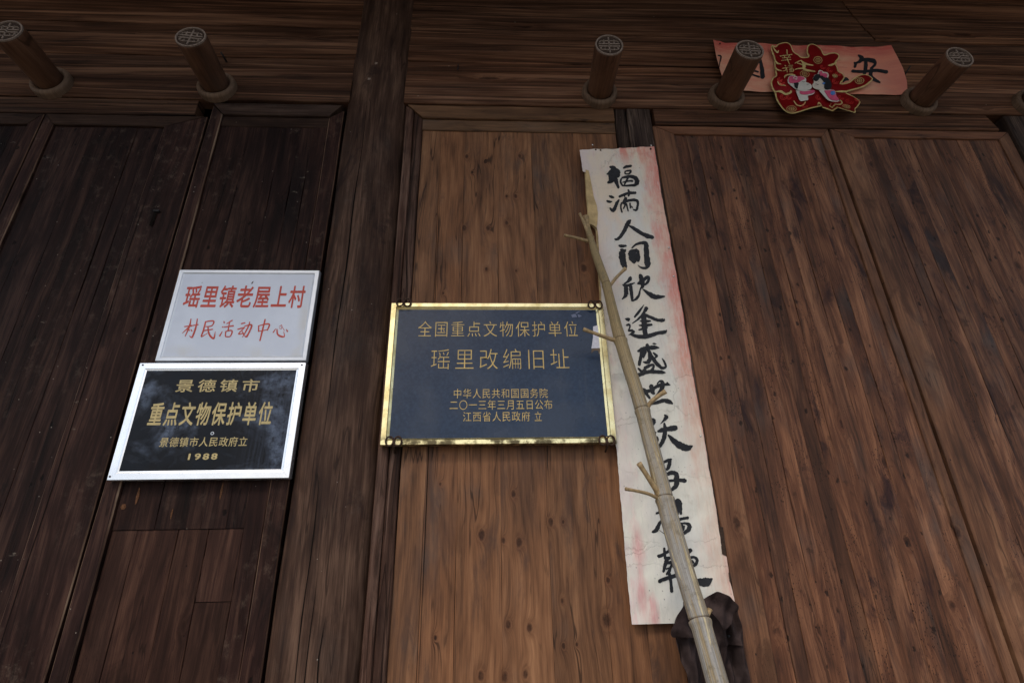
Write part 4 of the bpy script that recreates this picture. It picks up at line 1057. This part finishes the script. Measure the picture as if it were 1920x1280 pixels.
FK = (1430, 80, 8.53)
fp = lambda x, y: P(FK[0]+x/FK[2], FK[1]+y/FK[2], .045)
fu = thing('foil_cutout', 'curling red and gold foil cut-out with a paper couple on the banner', 'decoration', (1.6, -.03, 3.6))
OUT = [(125,75),(165,70),(195,88),(232,50),(330,28),(400,40),(445,90),(478,165),(560,210),(612,245),(700,240),(722,228),(695,180),(698,95),(740,45),(810,38),(880,70),(940,120),(985,188),(1080,162),(1170,155),(1232,190),(1225,245),(1178,310),(1212,370),(1230,440),(1290,480),(1320,540),(1292,600),(1250,655),
       (1330,648),(1400,620),(1480,550),(1580,503),(1680,520),(1750,580),(1738,622),(1640,700),(1500,745),(1385,772),(1350,795),(1420,825),(1490,870),(1555,940),(1540,1000),(1470,1090),(1440,1120),(1412,1215),(1340,1190),(1150,1118),(1000,1062),(920,1050),(880,1062),(780,1090),(700,1115),(560,1165),(450,1190),(370,1165),(310,1100),(260,1000),(215,900),(195,810),(150,740),(123,650),(158,570),(205,538),(198,450),(190,350),(188,280),(155,200),(128,130)]
Z0F = fp(900, 620)
def yfu(x, z, add=0.):
    y = .046+.006*math.sin(x*13+1)+.004*math.sin(z*24)
    arm = max(0., x-1.80)                      # right arm lifts off and rolls
    if z < 3.93: y += .10*arm-1.6*arm*arm
    lo = max(0., 3.665-z)                       # lower right flap curls outwards
    if x > 1.60: y += lo*.22
    elif x < 1.55: y += lo*.10
    return y+add
def inset(poly, d):
    n = len(poly); A = sum(poly[i][0]*poly[(i+1) % n][1]-poly[(i+1) % n][0]*poly[i][1] for i in range(n)); s = 1 if A > 0 else -1
    out = []
    for i in range(n):
        a, b, c = poly[i-1], poly[i], poly[(i+1) % n]
        e1 = (b[0]-a[0], b[1]-a[1]); e2 = (c[0]-b[0], c[1]-b[1])
        n1 = (-e1[1], e1[0]); n2 = (-e2[1], e2[0]); l1 = math.hypot(*n1) or 1; l2 = math.hypot(*n2) or 1
        m = (n1[0]/l1+n2[0]/l2, n1[1]/l1+n2[1]/l2); l = math.hypot(*m) or 1
        k = d/max(.55, l/2)
        out.append((b[0]+s*m[0]/l*k, b[1]+s*m[1]/l*k))
    return out
dense = catmull(OUT+[OUT[0]], 3)[:-1]
grid_poly('gold_border', [(fp(*q).x, fp(*q).z) for q in dense], M_foilgold, fu, yfu, 60, .0006, zcuts=30)
ins = inset(dense, 20)
grid_poly('red_foil', [(fp(*q).x, fp(*q).z) for q in ins], M_foil, fu, lambda x, z: yfu(x, z, .0022), 60, .0005, zcuts=30)
def onfu(p, o_): return Vector((p.x, -yfu(p.x, p.z, .0046)-(o_-.045), p.z))
gold = [[(500,355,10),(560,325,14),(600,310,10)],[(600,310,18),(640,350,40),(650,400,60),(640,440,40)],[(640,350,40),(720,370,30),(800,378,16)],[(640,450,40),(720,475,34),(822,485,20)],[(500,460,14),(560,445,22),(620,440,24)],[(540,350,14),(620,375,20)],
        [(195,295,12),(230,345,26),(290,360,8)],[(200,400,10),(225,450,26),(290,472,10)],[(1050,365,10),(1120,345,30),(1190,312,14)],[(225,650,14),(260,695,28),(350,720,8)],[(190,800,14),(280,800,30),(360,845,34),(435,820,30),(430,795,12)],[(135,75,10),(180,150,18),(225,185,24),(235,160,10)],
        [(330,600,12),(350,560,26),(430,545,22),(490,560,20),(480,580,10)],[(1150,800,12),(1250,790,26),(1340,790,22)],[(850,1050,8),(870,1000,24),(905,1045,10)],[(480,965,14),(520,1040,20),(580,1060,20),(640,1020,20),(655,985,10)],[(1060,1020,14),(1110,1050,22),(1190,1050,22),(1240,1000,22),(1220,950,16)]]
for k, g_ in enumerate(gold): brush('gold_scroll', [g_], *FK, .045+k*.00002, M_foilgold, fu, 1., surf=onfu, lift=.00002)
sw = []
for cx, cy, r_ in ((320,890,50),(400,900,40),(640,1060,45),(870,910,45),(1370,970,60),(1240,900,45),(290,670,40),(1070,440,45),(1210,500,45),(960,400,40),(1150,640,50),(620,900,40),(260,620,36),(1500,930,36)):
    for rr in (r_, r_*.5):
        sw.append([(cx+math.cos(a)*rr, cy+math.sin(a)*rr*.85, 9) for a in [k*.785 for k in range(7)]])
brush('foil_scrolls', sw, *FK, .0455, M_foilline, fu, 1., surf=onfu, lift=.00002)
rn = []
for cx, cy, r_ in ((880,290,70),(650,540,75),(430,1110,75),(1540,620,70),(1290,1090,60),(1150,540,40)):
    for rr in (r_, r_*.55):
        rn.append([(cx+math.cos(a)*rr, cy+math.sin(a)*rr*.75, 9) for a in [k*.785 for k in range(9)]])
    rn.append([(cx-r_*.4, cy, 8), (cx+r_*.4, cy, 8)]); rn.append([(cx, cy-r_*.4, 8), (cx, cy+r_*.4, 8)])
brush('gold_roundels', rn, *FK, .0457, M_foilgold, fu, .8, surf=onfu, lift=.00002)
XF = [[(265,240,12),(455,220,10)],[(365,155,16),(375,215,14)],[(300,270,8),(435,262,8)],[(330,245,8),(345,265,12)],[(410,235,12),(395,262,8)],[(290,305,8),(440,295,10)],[(375,270,14),(405,340,12),(420,375,8)],
      [(345,385,12),(360,400,14)],[(305,435,12),(400,420,8)],[(365,430,10),(350,470,12),(310,480,8)],[(370,440,12),(375,505,12)],[(400,395,10),(470,385,10)],[(410,420,8),(455,415,10),(445,440,8),(415,440,8)],[(405,460,10),(475,455,12),(465,500,10),(410,500,10)],[(435,460,8),(438,500,8)],[(410,480,7),(465,478,7)]]
brush('character', XF, *FK, .0459, M_foilgold, fu, 1., surf=onfu, lift=.00003)
def patch(name, pts, mat, lift):
    d_ = catmull(pts+[pts[0]], 3)[:-1]
    return grid_poly(name, [(fp(*q).x, fp(*q).z) for q in d_], mat, fu, lambda x, z: .058+lift+.004*math.sin(x*13+1), 3, .0012)
patch('paper_figure', [(380,690),(375,640),(395,590),(450,575),(520,590),(600,590),(665,630),(660,680),(720,700),(755,740),(740,790),(640,810),(540,805),(470,770)], M_white, 0)
patch('paper_figure', [(505,810),(560,815),(760,810),(800,850),(750,885),(690,900),(700,960),(640,975),(570,975),(530,890)], M_white, 0)
patch('paper_figure', [(770,620),(800,570),(850,545),(870,490),(920,490),(950,510),(1010,520),(1035,570),(1010,620),(1060,670),(1075,730),(1040,790),(970,815),(880,805),(790,780),(760,730),(790,680)], M_skin, .001)
patch('paper_figure', [(870,815),(940,800),(1120,800),(1150,880),(1200,970),(1100,985),(1010,960),(940,890)], M_white, .001)
patch('pink_hat', [(385,640),(400,600),(440,590),(500,600),(580,595),(640,630),(600,655),(540,690),(460,700),(400,690)], M_pink, .0025)
patch('pink_coat', [(560,825),(640,835),(780,815),(790,850),(740,870),(640,885),(570,870)], M_pink, .0025)
patch('pink_dress', [(950,820),(1115,810),(1140,880),(1190,960),(1100,970),(1030,940)], M_pink, .0032)
patch('black_hair', [(768,640),(785,595),(830,560),(880,560),(940,590),(1010,610),(1055,660),(1075,730),(1050,790),(985,800),(950,770),(955,700),(920,645),(880,615),(855,655),(815,670)], M_blk, .0032)
patch('hair_tail', [(470,700),(540,700),(535,740),(520,790),(480,760)], M_blk, .0032)
patch('blue_ribbon', [(915,705),(940,690),(965,700),(940,722)], M_blue, .0045)
patch('pink_flower', [(870,520),(910,510),(925,545),(960,540),(1000,560),(985,610),(945,600),(925,580),(890,580)], M_pink, .0045)
patch('blue_flower', [(1060,830),(1110,825),(1125,870),(1080,890),(1050,870)], M_blue, .0045)
def onkid(p, o_): return Vector((p.x, -(.0645+.004*math.sin(p.x*13+1))-(o_-.045), p.z))
brush('drawn_lines', [[(470,640,8),(500,655,10),(505,620,10),(475,610,10),(450,640,10)]], *FK, .0456, M_white, fu, 1., surf=onkid)
brush('drawn_lines', [[(590,690,5),(610,700,6),(635,690,5)],[(660,735,6),(690,735,8),(705,720,4)],[(805,725,5),(830,735,9),(855,738,5)],[(840,680,4),(860,690,5)]], *FK, .0457, M_blk, fu, 1., surf=onkid)

# ------------------------------------------------------------------ bamboo pole
CL = [(1101, 428, 11, 0), (1107, 445, 13, 0), (1116, 475, 17, 0), (1127, 506, 18, 0), (1137, 533, 19, 1), (1148, 580, 22, 0), (1156, 612, 24, 0), (1163, 637, 27, 1), (1176, 680, 28, 0), (1190, 722, 29, 0), (1204, 768, 31, 1),
      (1217, 820, 32, 0), (1230, 868, 34, 0), (1246, 934, 38, 1), (1258, 980, 40, 0), (1276, 1045, 42, 0), (1294, 1105, 43, 0), (1312, 1162, 45, 1), (1329, 1222, 46, 0), (1346, 1282, 48, 0)]
def pole_off(py):
    return .035+.30*((py-428)/(1282-428))
pts = []; rad = []; nodes = []
for x, y, w, nd in CL:
    o_ = pole_off(y); p = P(x, y, o_); dep = (p-CAM).dot(_f)
    pts.append(p); rad.append(w/1002.7*dep/2*(.86 if y < 900 else .86)); nodes.append(nd)
# carry the pole on to the ground in a straight line
dirn = (pts[-1]-pts[-6]).normalized(); tlen = pts[-1].z/-dirn.z
for k in range(1, 9):
    pts.append(pts[-1]+dirn*tlen/8 if k == 1 else pts[-1]+dirn*tlen/8); rad.append(rad[-1]*1.015); nodes.append(1 if k in (3, 6) else 0)
pp = []; rr = []; vv = []; L_ = 0.
nodepos = []
for i in range(len(pts)-1):
    a, b = pts[i], pts[i+1]; n = 8; seg = (b-a).length
    for k in range(n):
        t = k/n; p = a.lerp(b, t); r_ = rad[i]*(1-t)+rad[i+1]*t
        pp.append(p); rr.append(r_); vv.append(L_+seg*t)
    if nodes[i]: nodepos.append((L_, i))
    L_ += seg
pp.append(pts[-1]); rr.append(rad[-1]); vv.append(L_)
nl_ = [q[0] for q in nodepos]
rr2 = []
for r_, v in zip(rr, vv):
    k = 0.
    for q in nl_:
        d_ = (v-q)
        k += .13*math.exp(-((d_-.004)/.010)**2) - .10*math.exp(-((d_+.004)/.0035)**2)
    rr2.append(r_*(1+k))
bp = thing('bamboo_pole', 'long dry leaning bamboo pole with short cut twigs in front of the couplet', 'bamboo pole', (pts[-1].x, pts[-1].y, 0))
# refine sampling round nodes
def resample(pp, rr, vv, extra):
    allv = sorted(set([round(v, 5) for v in vv]+[round(q+d, 5) for q in extra for d in (-.012, -.008, -.006, -.004, -.002, 0, .002, .004, .007, .010, .014, .02)]))
    op, orr, ov = [], [], []
    j = 0
    for v in allv:
        if v < vv[0] or v > vv[-1]: continue
        while j < len(vv)-2 and vv[j+1] < v: j += 1
        t = (v-vv[j])/max(1e-9, vv[j+1]-vv[j]); t = min(1, max(0, t))
        op.append(pp[j].lerp(pp[j+1], t)); orr.append(rr[j]*(1-t)+rr[j+1]*t); ov.append(v)
    return op, orr, ov
p2, r2, v2 = resample(pp, rr, vv, nl_)
r3 = []
for r_, v in zip(r2, v2):
    k = 0.
    for q in nl_: k += .11*math.exp(-((v-q-.005)/.009)**2) - .16*math.exp(-((v-q+.003)/.0022)**2)
    r3.append(r_*(1+k))
culm = tube('culm', p2, r3, M_bamboo, bp, n=28)
me = culm.data; uvl = me.uv_layers.new(name='UVMap')
for poly in me.polygons:
    for li in poly.loop_indices:
        vi = me.loops[li].vertex_index; ring_, q = divmod(vi, 28)
        qq = q/28
        if q == 0 and any((me.loops[l2].vertex_index % 28) == 27 for l2 in poly.loop_indices): qq = 1.
        uvl.data[li].uv = (qq, v2[ring_])
for q in nl_:
    j = min(range(len(v2)), key=lambda i: abs(v2[i]-q+.003))
    T = (p2[j+1]-p2[j-1]).normalized()
    tube('node_scar', [p2[j]-T*.0016, p2[j]+T*.0008], [r3[j]*1.03, r3[j]*1.05], M_node, bp, n=28, cap=False)
def twig(pl_, w0, w1, offs, cut=True):
    P3 = [P(x, y, o_) for (x, y), o_ in zip(pl_, offs)]
    n = len(P3); q = catmull([tuple(p) for p in P3], 5); q = [Vector(x) for x in q] if n > 2 else [P3[0].lerp(P3[1], k/6) for k in range(7)]
    m = len(q); rs = []
    for i, p in enumerate(q):
        dep = (p-CAM).dot(_f); w = w0+(w1-w0)*i/(m-1)
        k = 1+(.28 if i == m-1 else 0)+(.16 if i == m-2 else 0)+(.3 if i == 0 else 0)
        rs.append(w*k/1002.7*dep/2)
    tube('twig', q, rs, M_twig, bp, n=12)
    e = q[-1]; T = (q[-1]-q[-2]).normalized()
po_ = pole_off
twig([(1101, 452), (1080, 446), (1058, 441)], 6.5, 4.5, [po_(450), .07, .09])
twig([(1107, 448), (1096, 420), (1087, 400)], 8, 4, [po_(445), .04, .045])
twig([(1107, 446), (1101, 424), (1098, 406)], 12, 9, [po_(440), .03, .028])
twig([(1143, 537), (1156, 520), (1173, 503)], 6, 6, [po_(535), .075, .085])
twig([(1160, 640), (1135, 632), (1094, 617)], 9, 6, [po_(640), .12, .14])
twig([(1211, 771), (1222, 752), (1248, 733)], 8, 8, [po_(770), .17, .19])
twig([(1241, 936), (1222, 905), (1198, 868)], 11, 8.5, [po_(936), .23, .25])
twig([(1240, 938), (1215, 925), (1173, 916)], 7, 5.5, [po_(936), .24, .27])
twig([(1322, 1160), (1328, 1150), (1331, 1142)], 8, 8, [po_(1160)-.01, .27, .265])

# ------------------------------------------------------------------ jacket hanging behind the pole
jk = thing('hanging_jacket', 'dark brown cloth jacket hanging behind the foot of the bamboo pole', 'jacket', (.68, -.03, 1.4))
JK = (1240, 1080, 6.4)
def jp(x, y, off=.06): return P(JK[0]+x/JK[2], JK[1]+y/JK[2], off)
def folded(name, outl, off, ffun, nx, zc, th=.003, z_ext=None):
    dd = catmull(outl+[outl[0]], 4)[:-1]
    pts_ = [(jp(x, y, off).x, jp(x, y, off).z) for x, y in dd]
    if z_ext is not None: pts_ = [(x, z) if z > 1.33 else (x, z) for x, z in pts_]
    o = grid_poly(name, pts_, M_cloth, jk, ffun, nx*2, th, zcuts=zc*2)
    for p in o.data.polygons: p.use_smooth = True
    return o
def fb(x, z):
    t = (x-.56)/.22
    f = .050+.022*math.sin(t*9+z*6)+.016*math.sin(t*19-z*14)+.010*math.sin(t*37+z*26)+.005*math.sin(t*61-z*50)
    f += .030*math.exp(-((x-.765+.02*(z-1.4))/.018)**2)
    f -= .035*math.exp(-((x-.712-.05*(1.36-z))/.020)**2)*(1 if z < 1.42 else .3)
    f += .016*math.exp(-((x-.60-.15*(1.40-z))/.016)**2)
    return max(.014, f)
folded('body', [(150,640),(200,560),(300,420),(380,400),(520,330),(640,250),(780,260),(890,340),(930,500),(985,720),(1010,950),(1040,1280),(1090,1700),(1100,2300),(900,2600),(500,2600),(300,2300),(250,1700),(300,1250),(240,1000),(190,860)], .055, fb, 44, 60)
def fl1(x, z): return .078+.018*math.sin((x-.55)*60+z*30)+.012*math.sin(z*85+x*40)+.005*math.sin(x*190)
folded('lapel', [(262,305),(292,320),(322,400),(350,450),(365,520),(375,640),(385,715),(300,725),(200,738),(160,735),(136,690),(133,630),(160,560),(190,480),(225,380)], .08, fl1, 14, 14)
def fl2(x, z): return .088+.022*math.sin((x-.70)*36+1.2-z*12)+.012*math.sin(z*62+x*44)+.006*math.sin(x*150-z*70)
folded('collar_flap', [(505,312),(560,260),(610,215),(662,182),(720,210),(790,255),(850,310),(893,365),(905,425),(862,430),(838,500),(815,545),(770,590),(730,630),(700,642),(665,570),(630,480),(590,420),(545,370)], .09, fl2, 18, 16)
tube('hanging_nail', [(.70, .0, 1.44), (.70, -.06, 1.445)], [.004, .004], M_iron, jk, n=8)

# ------------------------------------------------------------------ small iron bits
def small(name, label, cat, pts_, r_, mat=M_iron):
    o = tube(name, [P(x, y, o_) for x, y, o_ in pts_], [r_]*len(pts_), mat, n=8)
    return tag(o, label, cat)
small('iron_hook', 'small black bent iron hook right of the second peg from the left', 'hook', [(414, 98, .05), (419, 106, .035), (424, 115, .012), (426, 117, -.01)], .004)
small('iron_nail', 'bent nail in the lintel just right of the red banner', 'nail', [(1693, 146, .01), (1700, 135, .03), (1707, 124, .05)], .003)
small('iron_nail', 'short nail in the board left of the peg above the couplet', 'nail', [(858, 131, .03), (859, 125, .02), (859, 120, -.01)], .0025)
